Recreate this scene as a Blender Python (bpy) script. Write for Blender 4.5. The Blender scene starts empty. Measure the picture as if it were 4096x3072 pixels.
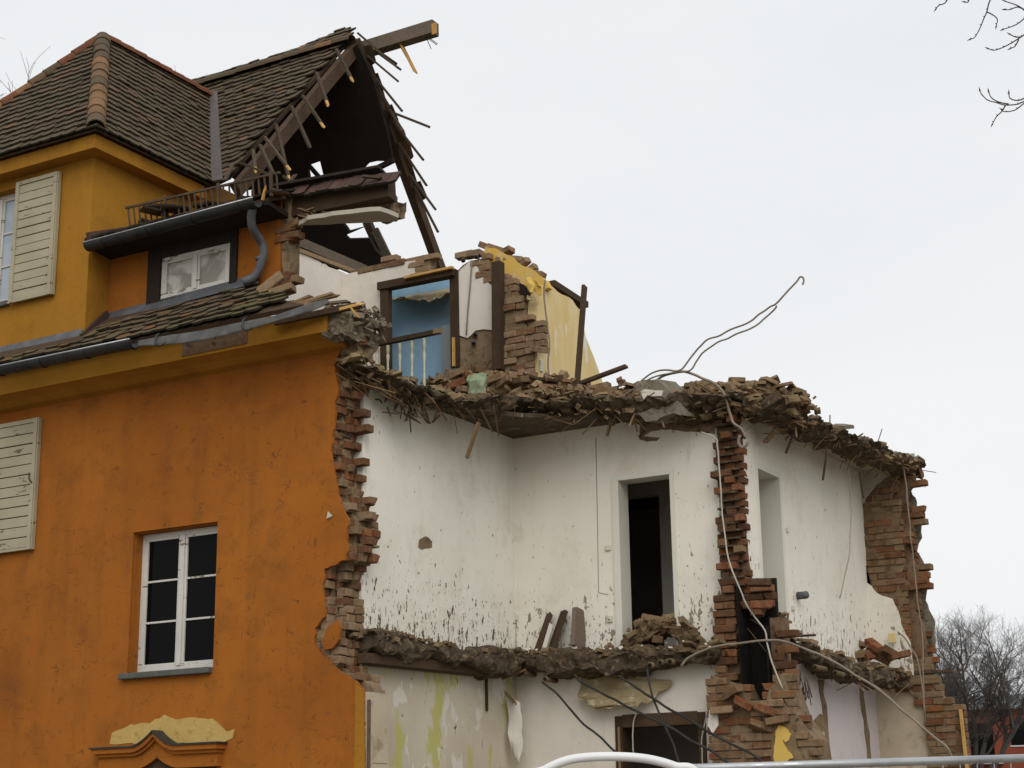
import bpy, bmesh, math, random
from mathutils import Vector, Matrix, noise
from mathutils.geometry import tessellate_polygon
random.seed(7)
S = bpy.context.scene
COL = S.collection

# ------------------------------------------------------------------ camera
F_PX = 6717.8                      # focal length in photo pixels (photo 4096 x 3072)
PITCH, YAW, ROLL = 0.264151, -0.526102, -0.0138675
_f = Vector((math.sin(YAW)*math.cos(PITCH), math.cos(YAW)*math.cos(PITCH), math.sin(PITCH)))
_r = Vector((math.cos(YAW), -math.sin(YAW), 0))
_u = _r.cross(_f)
RT = _r*math.cos(ROLL) + _u*math.sin(ROLL)
UP = _u*math.cos(ROLL) - _r*math.sin(ROLL)
FW = _f
CAM = Vector((9.6025, -13.5617, 1.65))
cd = bpy.data.cameras.new('camera'); cam = bpy.data.objects.new('camera', cd); COL.objects.link(cam)
cd.sensor_width = 36; cd.lens = F_PX/4096*36; cd.clip_start = 0.1; cd.clip_end = 5000
M3 = Matrix((RT, UP, -FW)).transposed()
cam.matrix_world = Matrix.Translation(CAM) @ M3.to_4x4()
S.camera = cam

# ------------------------------------------------------------------ world, sun, exposure
SUN_EL, SUN_AZ = math.radians(42), math.radians(140)      # azimuth clockwise from +y
w = bpy.data.worlds.new('World'); S.world = w; w.use_nodes = True
nt = w.node_tree; nt.nodes.clear()
out = nt.nodes.new('ShaderNodeOutputWorld')
sky = nt.nodes.new('ShaderNodeTexSky'); sky.sky_type = 'NISHITA'; sky.sun_disc = False
sky.sun_elevation = SUN_EL; sky.sun_rotation = SUN_AZ; sky.dust_density = 4; sky.air_density = 1.0
bw = nt.nodes.new('ShaderNodeRGBToBW'); nt.links.new(sky.outputs[0], bw.inputs[0])
bgs = nt.nodes.new('ShaderNodeBackground'); bgs.inputs[1].default_value = 0.012
nt.links.new(bw.outputs[0], bgs.inputs[0])
tc = nt.nodes.new('ShaderNodeTexCoord')
mp = nt.nodes.new('ShaderNodeMapping'); mp.inputs['Scale'].default_value = (1.2, 1.2, 3.0)
ns = nt.nodes.new('ShaderNodeTexNoise'); ns.inputs['Scale'].default_value = 1.6; ns.inputs['Detail'].default_value = 5
nt.links.new(tc.outputs['Generated'], mp.inputs[0]); nt.links.new(mp.outputs[0], ns.inputs[0])
rp = nt.nodes.new('ShaderNodeValToRGB')
rp.color_ramp.elements[0].position = .3; rp.color_ramp.elements[0].color = (.795, .818, .845, 1)
rp.color_ramp.elements[1].position = .7; rp.color_ramp.elements[1].color = (.862, .873, .884, 1)
nt.links.new(ns.outputs[0], rp.inputs[0])
bgc = nt.nodes.new('ShaderNodeBackground'); bgc.inputs[1].default_value = 1.0
nt.links.new(rp.outputs[0], bgc.inputs[0])
add = nt.nodes.new('ShaderNodeAddShader')
nt.links.new(bgs.outputs[0], add.inputs[0]); nt.links.new(bgc.outputs[0], add.inputs[1])
nt.links.new(add.outputs[0], out.inputs[0])
sd = bpy.data.lights.new('sun', 'SUN'); sd.energy = 1.5; sd.angle = math.radians(50); sd.color = (1, .96, .89)
sun = bpy.data.objects.new('sun', sd); COL.objects.link(sun)
sdir = Vector((math.sin(SUN_AZ)*math.cos(SUN_EL), math.cos(SUN_AZ)*math.cos(SUN_EL), math.sin(SUN_EL)))
sun.rotation_euler = sdir.to_track_quat('Z', 'Y').to_euler()
S.view_settings.view_transform = 'Standard'; S.view_settings.look = 'None'
S.view_settings.exposure = 0.0; S.view_settings.gamma = 1.0
S.cycles.max_bounces = 8; S.cycles.use_denoising = True

# ------------------------------------------------------------------ pixel -> place
def ray(px, py): return FW + RT*((px-2048)/F_PX) - UP*((py-1536)/F_PX)
def PY(px, py, y): d = ray(px, py); return CAM + d*((y-CAM.y)/d.y)
def PX(px, py, x): d = ray(px, py); return CAM + d*((x-CAM.x)/d.x)
def PZ(px, py, z): d = ray(px, py); return CAM + d*((z-CAM.z)/d.z)
def PP(px, py, o, n): d = ray(px, py); return CAM + d*((o-CAM).dot(n)/d.dot(n))
def proj(p):
    v = Vector(p)-CAM; k = v.dot(FW)
    return (2048+F_PX*v.dot(RT)/k, 1536-F_PX*v.dot(UP)/k)
def inside(pt, poly):
    x, y = pt; c = False; j = len(poly)-1
    for i in range(len(poly)):
        (xi, yi), (xj, yj) = poly[i], poly[j]
        if (yi > y) != (yj > y) and x < (xj-xi)*(y-yi)/(yj-yi)+xi: c = not c
        j = i
    return c
def interp(tab, v):                      # tab: list of (v, value) rising
    if v <= tab[0][0]: return tab[0][1]
    for (a, fa), (b, fb) in zip(tab, tab[1:]):
        if v <= b: return fa+(fb-fa)*(v-a)/(b-a)
    return tab[-1][1]
def rough_line(pts, step, amp, seed=0, closed=False):
    """subdivide a 3D polyline and shake it: a broken edge"""
    out = []; rnd = random.Random(seed); n = len(pts)
    rng = range(n if closed else n-1)
    for i in rng:
        a, b = Vector(pts[i]), Vector(pts[(i+1) % n]); k = max(1, int((b-a).length/step))
        for j in range(k):
            p = a.lerp(b, j/k)
            if j or True:
                p = p + Vector((rnd.uniform(-amp, amp), rnd.uniform(-amp, amp), rnd.uniform(-amp, amp)))
            out.append(p)
    if not closed: out.append(Vector(pts[-1]))
    return out

# ------------------------------------------------------------------ objects
def link(o, parent=None):
    COL.objects.link(o)
    if parent is not None:
        o.parent = parent
        b = Vector(parent.get('_base', (0, 0, 0)))
        o.matrix_parent_inverse = Matrix.Translation(-b)
    return o
def mk(name, verts, faces, mat, parent=None, smooth=False):
    me = bpy.data.meshes.new(name); me.from_pydata([tuple(v) for v in verts], [], faces); me.update()
    if mat: me.materials.append(mat)
    if smooth:
        for p in me.polygons: p.use_smooth = True
    return link(bpy.data.objects.new(name, me), parent)
def thing(name, label, cat, base=(0, 0, 0), group=None):
    o = bpy.data.objects.new(name, None); COL.objects.link(o); o.location = base
    o.empty_display_size = .1
    o['label'] = label; o['category'] = cat; o['_base'] = list(base)
    if group: o['group'] = group
    return o
def solo(o, label, cat, group=None):
    """turn a one-mesh top-level object into a thing: origin at its base, label set"""
    me = o.data
    xs = [v.co for v in me.vertices]; n = len(xs)
    c = Vector((sum(v.x for v in xs)/n, sum(v.y for v in xs)/n, min(v.z for v in xs)))
    me.transform(Matrix.Translation(-c)); o.location = c
    o['label'] = label; o['category'] = cat
    if group: o['group'] = group
    return o
def prism(name, loops, vec, mat, parent=None, back=True):
    """flat outline (with holes) thickened along vec"""
    loops = [[Vector(p) for p in l] for l in loops]
    tris = tessellate_polygon(loops)
    flat = [p for l in loops for p in l]; n = len(flat); vec = Vector(vec)
    verts = flat + [p+vec for p in flat]
    a, b, c = [flat[i] for i in tris[0]]
    faces = []
    for t in tris:
        p0, p1, p2 = [flat[i] for i in t]
        nn = (p1-p0).cross(p2-p0)
        if nn.length < 1e-12: continue
        t = tuple(t) if nn.dot(vec) < 0 else tuple(reversed(t))
        faces.append(t)
        if back: faces.append(tuple(i+n for i in reversed(t)))
    k = 0
    for l in loops:
        m = len(l)
        for i in range(m): faces.append((k+i, k+(i+1) % m, n+k+(i+1) % m, n+k+i))
        k += m
    o = mk(name, verts, faces, mat, parent)
    bm = bmesh.new(); bm.from_mesh(o.data); bmesh.ops.recalc_face_normals(bm, faces=bm.faces); bm.to_mesh(o.data); bm.free()
    return o
def boxgeo(c, s, mx=None):
    v = []
    for dx in (-.5, .5):
        for dy in (-.5, .5):
            for dz in (-.5, .5):
                p = Vector((dx*s[0], dy*s[1], dz*s[2]))
                if mx is not None: p = mx @ p
                v.append(p+Vector(c))
    return v, [(0, 1, 3, 2), (4, 6, 7, 5), (0, 4, 5, 1), (2, 3, 7, 6), (0, 2, 6, 4), (1, 5, 7, 3)]
def box(name, lo, hi, mat, parent=None, bevel=0):
    lo, hi = Vector(lo), Vector(hi); v, f = boxgeo((lo+hi)/2, hi-lo)
    o = mk(name, v, f, mat, parent)
    if bevel:
        bm = bmesh.new(); bm.from_mesh(o.data)
        bmesh.ops.bevel(bm, geom=bm.edges[:], offset=bevel, segments=2, affect='EDGES', profile=.6); bm.to_mesh(o.data); bm.free()
    return o
def frame_of(d, up=(0, 0, 1)):
    d = Vector(d).normalized(); up = Vector(up)
    if abs(d.dot(up)) > .95: up = Vector((1, 0, 0))
    s = d.cross(up).normalized(); t = s.cross(d)
    return Matrix((s, d, t)).transposed()          # columns: side, along, up
def bargeo(p0, p1, w, h, up=(0, 0, 1), jag=0., seg=1, bow=0., rnd=random, taper=1.):
    """squared timber from p0 to p1, broken (splintered) far end when jag > 0"""
    p0, p1 = Vector(p0), Vector(p1); L = (p1-p0).length; m = frame_of(p1-p0, up)
    verts, faces = [], []
    rows = seg+1
    for i in range(rows):
        t = i/seg; ww, hh = w*(1+(taper-1)*t), h*(1+(taper-1)*t)
        for (a, b) in ((-.5, -.5), (.5, -.5), (.5, .5), (-.5, .5)):
            y = L*t+(rnd.uniform(-jag, jag) if i == seg else 0)
            verts.append(p0+m @ Vector((a*ww, y, b*hh+bow*math.sin(math.pi*t))))
    for i in range(seg):
        for k in range(4):
            faces.append((i*4+k, i*4+(k+1) % 4, i*4+4+(k+1) % 4, i*4+4+k))
    faces.append((3, 2, 1, 0))
    e = seg*4
    if jag:
        c = len(verts); verts.append(p0+m @ Vector((rnd.uniform(-.2, .2)*w, L+jag*1.2, rnd.uniform(-.2, .2)*h)))
        for k in range(4): faces.append((e+k, e+(k+1) % 4, c))
    else: faces.append((e, e+1, e+2, e+3))
    return verts, faces
def bar(name, p0, p1, w, h, mat, parent=None, **k):
    v, f = bargeo(p0, p1, w, h, **k); return mk(name, v, f, mat, parent)
def smooth_path(pts, n=6):
    pts = [Vector(p) for p in pts]; out = []
    P = [pts[0]*2-pts[1]]+pts+[pts[-1]*2-pts[-2]]
    for i in range(1, len(P)-2):
        a, b, c, d = P[i-1:i+3]
        for j in range(n):
            t = j/n
            out.append(.5*((2*b)+(c-a)*t+(2*a-5*b+4*c-d)*t*t+(3*b-a-3*c+d)*t**3))
    out.append(pts[-1]); return out
def tubegeo(pts, r, sides=6, r1=None):
    pts = [Vector(p) for p in pts]; verts, faces = [], []; n = len(pts); prev = None
    for i, p in enumerate(pts):
        d = (pts[min(i+1, n-1)]-pts[max(i-1, 0)])
        if d.length < 1e-9: d = Vector((0, 0, 1))
        d.normalize()
        if prev is None:
            s = d.orthogonal().normalized()
        else:
            s = prev-d*prev.dot(d)
            s = s.normalized() if s.length > 1e-6 else d.orthogonal().normalized()
        prev = s; t = d.cross(s)
        rr = r if r1 is None else r+(r1-r)*i/(n-1)
        for k in range(sides):
            a = 2*math.pi*k/sides; verts.append(p+s*(rr*math.cos(a))+t*(rr*math.sin(a)))
    for i in range(n-1):
        for k in range(sides): faces.append((i*sides+k, i*sides+(k+1) % sides, (i+1)*sides+(k+1) % sides, (i+1)*sides+k))
    faces.append(tuple(reversed(range(sides)))); faces.append(tuple(range((n-1)*sides, n*sides)))
    return verts, faces
def tube(name, pts, r, mat, parent=None, sides=8, r1=None, sm=0):
    if sm: pts = smooth_path(pts, sm)
    v, f = tubegeo(pts, r, sides, r1); return mk(name, v, f, mat, parent, smooth=True)
class Geo:
    def __init__(s): s.v = []; s.f = []
    def add(s, vf):
        k = len(s.v); s.v += list(vf[0]); s.f += [tuple(i+k for i in q) for q in vf[1]]
    def build(s, name, mat, parent=None, smooth=False): return mk(name, s.v, s.f, mat, parent, smooth)

# ------------------------------------------------------------------ materials
def hexlin(r, g, b):
    f = lambda c: (c/255/12.92) if c/255 <= .04045 else ((c/255+.055)/1.055)**2.4
    return (f(r), f(g), f(b), 1)
class MB:
    """small node builder on world positions"""
    def __init__(s, name, rough=.9, spec=.2, coord='pos'):
        s.m = bpy.data.materials.new(name); s.m.use_nodes = True; s.t = s.m.node_tree
        s.b = s.t.nodes['Principled BSDF']; s.b.inputs['Roughness'].default_value = rough
        s.b.inputs['Specular IOR Level'].default_value = spec
        if coord == 'pos': s.co = s.n('ShaderNodeNewGeometry').outputs['Position']
        else: s.co = s.n('ShaderNodeTexCoord').outputs['Object']
    def n(s, t, **k):
        o = s.t.nodes.new(t)
        for a, v in k.items(): setattr(o, a, v)
        return o
    def l(s, a, b): s.t.links.new(a, b)
    def noise(s, scale, detail=4, rough=.55, stretch=None, dist=0.):
        c = s.co
        if stretch:
            m = s.n('ShaderNodeMapping'); m.inputs['Scale'].default_value = stretch; s.l(c, m.inputs[0]); c = m.outputs[0]
        o = s.n('ShaderNodeTexNoise'); o.inputs['Scale'].default_value = scale; o.inputs['Detail'].default_value = detail
        o.inputs['Roughness'].default_value = rough; o.inputs['Distortion'].default_value = dist
        s.l(c, o.inputs[0]); return o.outputs[0]
    def ramp(s, fac, stops):
        o = s.n('ShaderNodeValToRGB'); e = o.color_ramp.elements
        while len(e) < len(stops): e.new(.5)
        for i, (p, c) in enumerate(stops):
            e[i].position = p; e[i].color = c if not isinstance(c, (int, float)) else (c, c, c, 1)
        s.l(fac, o.inputs[0]); return o.outputs[0]
    def mix(s, fac, a, b, blend='MIX'):
        o = s.n('ShaderNodeMix', data_type='RGBA', blend_type=blend)
        for v, i in ((fac, 0), (a, 6), (b, 7)):
            if hasattr(v, 'is_output'): s.l(v, o.inputs[i])
            else: o.inputs[i].default_value = v
        return o.outputs[2]
    def math(s, op, a, b=0., clamp=False):
        o = s.n('ShaderNodeMath', operation=op); o.use_clamp = clamp
        for v, i in ((a, 0), (b, 1)):
            if hasattr(v, 'is_output'): s.l(v, o.inputs[i])
            else: o.inputs[i].default_value = v
        return o.outputs[0]
    def sep(s, i):
        o = s.n('ShaderNodeSeparateXYZ'); s.l(s.co, o.inputs[0]); return o.outputs[i]
    def rand(s): return s.n('ShaderNodeObjectInfo').outputs['Random']
    def col(s, c):
        if hasattr(c, 'is_output'): s.l(c, s.b.inputs['Base Color'])
        else: s.b.inputs['Base Color'].default_value = c
        return s
    def bump(s, h, strength=.5, dist=.01):
        o = s.n('ShaderNodeBump'); o.inputs['Strength'].default_value = strength; o.inputs['Distance'].default_value = dist
        s.l(h, o.inputs['Height']); s.l(o.outputs[0], s.b.inputs['Normal']); return s

def render_mat(name, c_lo, c_hi, c_stain, scr=1.):
    m = MB(name, .92, .15)
    big = m.noise(.45, 4, .55); mid = m.noise(2.2, 5, .6); fine = m.noise(70, 3)
    c = m.mix(m.ramp(big, [(.32, 0), (.68, 1)]), c_lo, c_hi)
    run = m.noise(2.6, 4, .6, stretch=(1.5, 1.5, .13))                       # rain runs
    c = m.mix(m.math('MULTIPLY', m.ramp(run, [(.48, 0), (.75, 1)]), .30), c, c_stain)
    c = m.mix(m.math('MULTIPLY', m.ramp(mid, [(.5, 0), (.76, 1)]), .5), c, c_stain)
    soot = m.math('MULTIPLY', m.ramp(m.noise(5, 5, .7), [(.56, 0), (.72, 1)]), m.ramp(m.noise(.8, 3), [(.5, 0), (.62, 1)]))
    c = m.mix(m.math('MULTIPLY', soot, .5*scr), c, (.075, .06, .035, 1))
    # short curved trowel scratches
    def strokes(sc, st, lvl, msc, lo):
        a = m.noise(sc, 1, .5, stretch=st, dist=.7)
        line = m.ramp(m.math('ABSOLUTE', m.math('SUBTRACT', a, lvl)), [(.0, 1), (.004, .9), (.010, 0)])
        return m.math('MULTIPLY', line, m.ramp(m.noise(msc, 1), [(lo, 0), (lo+.05, 1)]))
    sc = m.math('MAXIMUM', strokes(6.5, (1.0, 1.0, 1.3), .5, 5.5, .52), strokes(10, (1.3, 1.0, .9), .45, 8, .55))
    c = m.mix(m.math('MULTIPLY', sc, .5*scr), c, (.05, .028, .022, 1))
    m.col(c)
    h = m.math('SUBTRACT', m.math('ADD', m.math('MULTIPLY', mid, .5), m.math('MULTIPLY', fine, .12)), m.math('MULTIPLY', sc, .5))
    return m.bump(h, .5, .012).m
M = {}
M['orange'] = render_mat('orange_render', (.265, .083, .012, 1), (.37, .127, .017, 1), (.12, .048, .015, 1))
M['amber'] = render_mat('amber_render', (.30, .135, .015, 1), (.37, .175, .020, 1), (.20, .09, .018, 1), .3)
def plaster(name, base, dirt, chip=(.13, .10, .055, 1), zfloor=3.7, chips=1., tint=(.60, .57, .40, 1)):
    m = MB(name, .85, .2)
    big = m.noise(.9, 5, .6); mid = m.noise(4.5, 5, .6); st = m.noise(4, 4, .6, stretch=(1.6, 1.6, .35))
    c = m.mix(m.ramp(big, [(.35, 0), (.75, .7)]), base, dirt)
    c = m.mix(m.math('MULTIPLY', m.ramp(st, [(.54, 0), (.74, 1)]), .26), c, tint)
    c = m.mix(m.math('MULTIPLY', m.ramp(m.noise(6, 5, .65, stretch=(1.3, 1.3, .35)), [(.60, 0), (.72, 1)]), .28), c, (.42, .35, .23, 1))
    gr = m.math('MULTIPLY', m.ramp(m.noise(1.5, 6, .7), [(.52, 0), (.72, 1)]), m.ramp(m.noise(11, 5, .7), [(.35, .2), (.65, 1)]))
    c = m.mix(m.math('MULTIPLY', gr, .5), c, (.40, .34, .235, 1))
    # small chips, denser near the floor (boots, furniture, the digger's scrapes)
    z = m.sep(2)
    low = m.ramp(m.math('DIVIDE', m.math('SUBTRACT', z, zfloor), 3.), [(.0, .13), (.3, .025), (.5, 0.0), (1, -.01)])
    n1 = m.math('ADD', m.noise(9, 4, .65, stretch=(1.5, 1.5, .7)), low)
    k = m.ramp(n1, [(.685, 0), (.70, 1)])
    k = m.math('MAXIMUM', k, m.ramp(m.math('ADD', m.noise(3.4, 6, .68), m.math('MULTIPLY', low, .7)), [(.715, 0), (.725, 1)]))
    n2 = m.math('ADD', m.noise(26, 3, .6, stretch=(1.6, 1.6, .5)), low)
    k = m.math('MAXIMUM', k, m.ramp(n2, [(.725, 0), (.745, 1)]))
    if chips: c = m.mix(m.math('MULTIPLY', k, chips), c, chip)
    m.col(c)
    return m.bump(m.math('SUBTRACT', m.math('MULTIPLY', mid, .3), m.math('MULTIPLY', k, chips)), .4, .012).m
WHITE = (.78, .75, .67, 1)
M['white'] = plaster('white_plaster', WHITE, (.66, .62, .52, 1))
M['white_back'] = plaster('white_plaster_back', (.77, .735, .65, 1), (.66, .61, .51, 1), chips=.8)
M['white_clean'] = plaster('white_plaster_bare', (.72, .67, .60, 1), (.54, .48, .39, 1), zfloor=1., chips=.6)
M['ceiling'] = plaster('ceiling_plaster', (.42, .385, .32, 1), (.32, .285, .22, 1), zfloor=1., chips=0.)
M['pink'] = plaster('lilac_plaster', (.56, .50, .50, 1), (.46, .41, .40, 1), zfloor=.2, chips=.8)
def peeled():
    m = MB('peeled_paint', .85, .2)
    b = m.noise(1.3, 5, .6)
    c = m.mix(m.ramp(b, [(.3, 0), (.7, 1)]), (.54, .49, .39, 1), (.44, .385, .285, 1))
    def layer(c, sc, st, lo, colr, amt=1., off=0.):
        n = m.noise(sc, 4, .55, stretch=st, dist=.3)
        return m.mix(m.math('MULTIPLY', m.ramp(n, [(lo, 0), (lo+.03, 1)]), amt), c, colr)
    c = layer(c, 1.25, (1, 1.5, .6), .54, (.43, .405, .13, 1), .9)
    c = layer(c, 2.3, (1, 1.3, .8), .61, (.62, .585, .52, 1), .8)
    c = layer(c, 3.6, (1, 2.2, .45), .66, (.20, .20, .21, 1))
    c = layer(c, 8, (1, 1, .7), .70, (.13, .10, .055, 1))
    m.col(c); return m.bump(m.noise(9, 5), .5, .012).m
M['peeled'] = peeled()
def tintmat(name, a, b, scale=1.5, rough=.85, bump=.3, spec=.2, detail=5, c3=None, stretch=None, fine=30, coord='pos'):
    m = MB(name, rough, spec, coord); n = m.noise(scale, detail, .6, stretch=stretch)
    c = m.mix(m.ramp(n, [(.3, 0), (.7, 1)]), a, b)
    if c3: c = m.mix(m.ramp(m.noise(scale*2.3, 5, .6, stretch=stretch), [(.56, 0), (.66, 1)]), c, c3)
    m.col(c); return m.bump(m.noise(fine, 3, stretch=stretch), bump, .01).m
M['yellow'] = tintmat('yellow_plaster', (.60, .43, .17, 1), (.70, .58, .33, 1), 1.6, c3=(.70, .65, .55, 1), stretch=(1, 1.4, .5))
M['yellow2'] = tintmat('deep_yellow_plaster', (.62, .36, .05, 1), (.60, .42, .12, 1), 2.0, c3=(.55, .47, .33, 1))
M['blue'] = tintmat('blue_paint', (.23, .42, .60, 1), (.30, .48, .63, 1), 1.2, c3=(.27, .38, .47, 1))
M['mortar'] = tintmat('lime_mortar', (.145, .10, .056, 1), (.235, .172, .105, 1), 5, bump=.9, c3=(.085, .058, .032, 1), fine=22)
M['core'] = tintmat('old_brick_core', (.12, .06, .03, 1), (.19, .13, .08, 1), 6, bump=.9, c3=(.07, .045, .03, 1), fine=22)
M['cement'] = tintmat('grey_cement', (.13, .112, .082, 1), (.25, .215, .16, 1), 9, bump=1., c3=(.09, .075, .055, 1), fine=28)
M['soil'] = tintmat('floor_fill', (.085, .057, .030, 1), (.19, .135, .075, 1), 4, bump=1., c3=(.045, .032, .02, 1), fine=20)
M['soildark'] = tintmat('crevice_shade_fill', (.030, .022, .014, 1), (.10, .072, .042, 1), 7, bump=1., c3=(.17, .125, .075, 1), fine=26)  # dark noise patches paint shaded crevices into the fill
M['dust'] = tintmat('plaster_rubble', (.125, .083, .042, 1), (.235, .166, .093, 1), 5, bump=.9, c3=(.17, .12, .07, 1), fine=22)
M['stump'] = tintmat('brown_rubble_mortar', (.10, .08, .052, 1), (.21, .17, .115, 1), 11, bump=1., c3=(.06, .045, .03, 1), fine=34)
M['sand'] = tintmat('sandy_floor_fill', (.21, .155, .075, 1), (.29, .22, .12, 1), 8, bump=1., fine=40)
M['lathing'] = tintmat('shadowed_reed_lathing', (.05, .036, .022, 1), (.105, .08, .052, 1), 3, bump=.8, c3=(.22, .18, .13, 1), stretch=(1, 5, 1), fine=30)  # brown laths, darkened in colour for the shadow under the overhang
M['beige'] = tintmat('stained_beige_plaster', (.40, .33, .235, 1), (.50, .43, .32, 1), 1.6, bump=.4, c3=(.30, .235, .15, 1))
M['soot'] = tintmat('soot', (.006, .005, .004, 1), (.016, .013, .010, 1), 6, bump=.5)  # soot of the flue; also plugs that paint the dark of pipe bores
M['shade'] = tintmat('dark_room_paint', (.50, .47, .41, 1), (.56, .52, .46, 1), 1.5)
M['doorwhite'] = tintmat('old_white_gloss', (.66, .645, .56, 1), (.60, .58, .50, 1), 2, rough=.5, bump=.05)
M['shutter'] = None
def brickmat(name, stops, dustc=(.33, .26, .18, 1), dust=.55):
    m = MB(name, .92, .15)
    c = m.ramp(m.rand(), stops)
    c = m.mix(m.math('MULTIPLY', m.ramp(m.noise(16, 5, .65), [(.42, 0), (.62, 1)]), dust), c, dustc)
    c = m.mix(m.math('MULTIPLY', m.ramp(m.noise(9, 4), [(.5, 0), (.75, 1)]), .6), c, (.06, .035, .02, 1))
    m.col(c); return m.bump(m.noise(45, 5, .7), .8, .012).m
M['brickdark'] = brickmat('soot_and_shade_brick', [(0, (.07, .032, .017, 1)), (.5, (.11, .045, .02, 1)), (1, (.15, .06, .025, 1))], dustc=(.12, .09, .06, 1))  # sooty near the flue; elsewhere its dark tone paints shade in recesses
M['brick'] = brickmat('red_brown_brick', [(0, (.12, .045, .02, 1)), (.3, (.17, .066, .028, 1)), (.55, (.115, .054, .03, 1)), (.8, (.24, .082, .026, 1)), (1, (.17, .10, .055, 1))], dustc=(.18, .125, .072, 1))
M['brickbuff'] = brickmat('dusty_brick', [(0, (.165, .098, .05, 1)), (.35, (.205, .135, .074, 1)), (.7, (.14, .076, .038, 1)), (1, (.20, .098, .046, 1))], dustc=(.225, .165, .10, 1), dust=.6)
M['brickpale'] = brickmat('plaster_dusted_brick', [(0, (.25, .165, .10, 1)), (.5, (.26, .17, .10, 1)), (1, (.19, .105, .056, 1))], dustc=(.265, .195, .12, 1), dust=.7)
M['brickred'] = brickmat('bright_red_brick', [(0, (.21, .062, .024, 1)), (.5, (.16, .048, .021, 1)), (1, (.24, .085, .036, 1))], dustc=(.24, .17, .11, 1), dust=.5)
def tilemat(name, stops, moss=.4, mossc=(.072, .062, .022, 1)):
    m = MB(name, .8, .25)
    c = m.ramp(m.rand(), stops)
    c = m.mix(m.math('MULTIPLY', m.ramp(m.noise(1.6, 4, .6), [(.45, 0), (.65, 1)]), moss), c, mossc)
    c = m.mix(m.math('MULTIPLY', m.ramp(m.noise(24, 5, .7), [(.5, 0), (.7, 1)]), .5), c, (.025, .02, .014, 1))
    m.col(c); return m.bump(m.noise(50, 4), .5, .006).m
M['tile'] = tilemat('weathered_roof_tile', [(0, (.058, .041, .022, 1)), (.4, (.088, .061, .031, 1)), (.7, (.074, .046, .027, 1)), (.9, (.098, .064, .033, 1)), (1, (.15, .074, .038, 1))])
M['tile2'] = tilemat('mossy_eaves_tile', [(0, (.075, .052, .03, 1)), (.4, (.115, .075, .043, 1)), (.7, (.10, .078, .038, 1)), (.9, (.16, .09, .05, 1)), (1, (.19, .072, .032, 1))], .6, (.075, .08, .014, 1))
M['tileedge'] = tintmat('shaded_mossy_tile_edge', (.018, .015, .010, 1), (.032, .026, .016, 1), 9, bump=.3)  # butt ends dark from moss, with the shade between courses painted in
M['tilered'] = tilemat('red_ridge_tile', [(0, (.13, .038, .018, 1)), (1, (.18, .06, .024, 1))], .3)
M['tilehip'] = tilemat('brown_hip_tile', [(0, (.075, .053, .03, 1)), (.6, (.105, .066, .034, 1)), (1, (.22, .11, .045, 1))], .3)
M['tilepurple'] = tilemat('wine_red_tile', [(0, (.055, .030, .025, 1)), (1, (.095, .052, .042, 1))], .1)
def wood(name, a, b, scale=6, coord='obj', rough=.85):
    m = MB(name, rough, .2, 'pos')
    n = m.noise(scale, 5, .65); r = m.math('ADD', m.math('MULTIPLY', m.rand(), .5), m.math('MULTIPLY', n, .7))
    c = m.mix(m.ramp(r, [(.25, 0), (.85, 1)]), a, b)
    c = m.mix(m.math('MULTIPLY', m.ramp(m.noise(30, 4, .7), [(.5, 0), (.7, 1)]), .5), c, (a[0]*.4, a[1]*.4, a[2]*.4, 1))
    m.col(c); return m.bump(m.noise(38, 4, .7), .5, .006).m
M['beam'] = wood('old_dark_timber', (.042, .026, .015, 1), (.08, .05, .029, 1))
M['beam_grey'] = wood('grey_timber', (.10, .078, .055, 1), (.17, .13, .095, 1))
M['lath'] = wood('roof_lath', (.045, .031, .019, 1), (.10, .072, .048, 1))
M['fresh'] = wood('fresh_split_wood', (.42, .22, .055, 1), (.55, .33, .11, 1))
M['plank'] = wood('dusty_plank', (.17, .11, .055, 1), (.28, .19, .105, 1))
M['black'] = wood('black_brown_timber', (.018, .013, .010, 1), (.030, .022, .016, 1))
def metal(name, a, b, rough=.45, met=.6, scale=5):
    m = MB(name, rough, .5); m.b.inputs['Metallic'].default_value = met
    c = m.mix(m.ramp(m.noise(scale, 5, .6), [(.35, 0), (.7, 1)]), a, b); m.col(c)
    r = m.ramp(m.noise(scale*3, 3), [(.3, rough-.1), (.7, rough+.2)]); m.l(r, m.b.inputs['Roughness'])
    return m.m
M['zinc'] = metal('weathered_zinc', (.07, .073, .078, 1), (.125, .13, .138, 1), .6, .2)
M['zincdark'] = metal('dark_gutter_zinc', (.016, .018, .018, 1), (.034, .037, .038, 1), .5, .3)
M['sheetgrey'] = metal('dull_grey_sheet', (.045, .044, .041, 1), (.11, .105, .096, 1), .75, .05)
M['lead'] = metal('brown_lead', (.085, .068, .065, 1), (.12, .10, .092, 1), .6, .3)
M['rust'] = metal('rusty_iron', (.055, .035, .022, 1), (.11, .065, .035, 1), .8, .3)
M['galv'] = metal('galvanised_pipe', (.36, .37, .38, 1), (.46, .47, .48, 1), .4, .7)
M['whitemetal'] = tintmat('white_painted_tube', (.72, .72, .72, 1), (.64, .64, .65, 1), 3, rough=.35, bump=.02, spec=.5)
M['cable'] = tintmat('dusty_cable', (.17, .14, .10, 1), (.26, .215, .165, 1), 6, rough=.7, bump=.1)
M['cablew'] = tintmat('white_cable', (.48, .45, .38, 1), (.38, .35, .29, 1), 6, rough=.6, bump=.1)
M['cableb'] = tintmat('black_cable', (.022, .021, .02, 1), (.04, .038, .034, 1), 6, rough=.5, bump=.1)
M['plastic'] = tintmat('yellowed_plastic', (.62, .60, .50, 1), (.54, .52, .42, 1), 6, rough=.45, bump=.02)
M['wall_paper'] = tintmat('hanging_wallpaper', (.36, .29, .175, 1), (.24, .185, .10, 1), 4, bump=.4, c3=(.46, .40, .29, 1))
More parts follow.
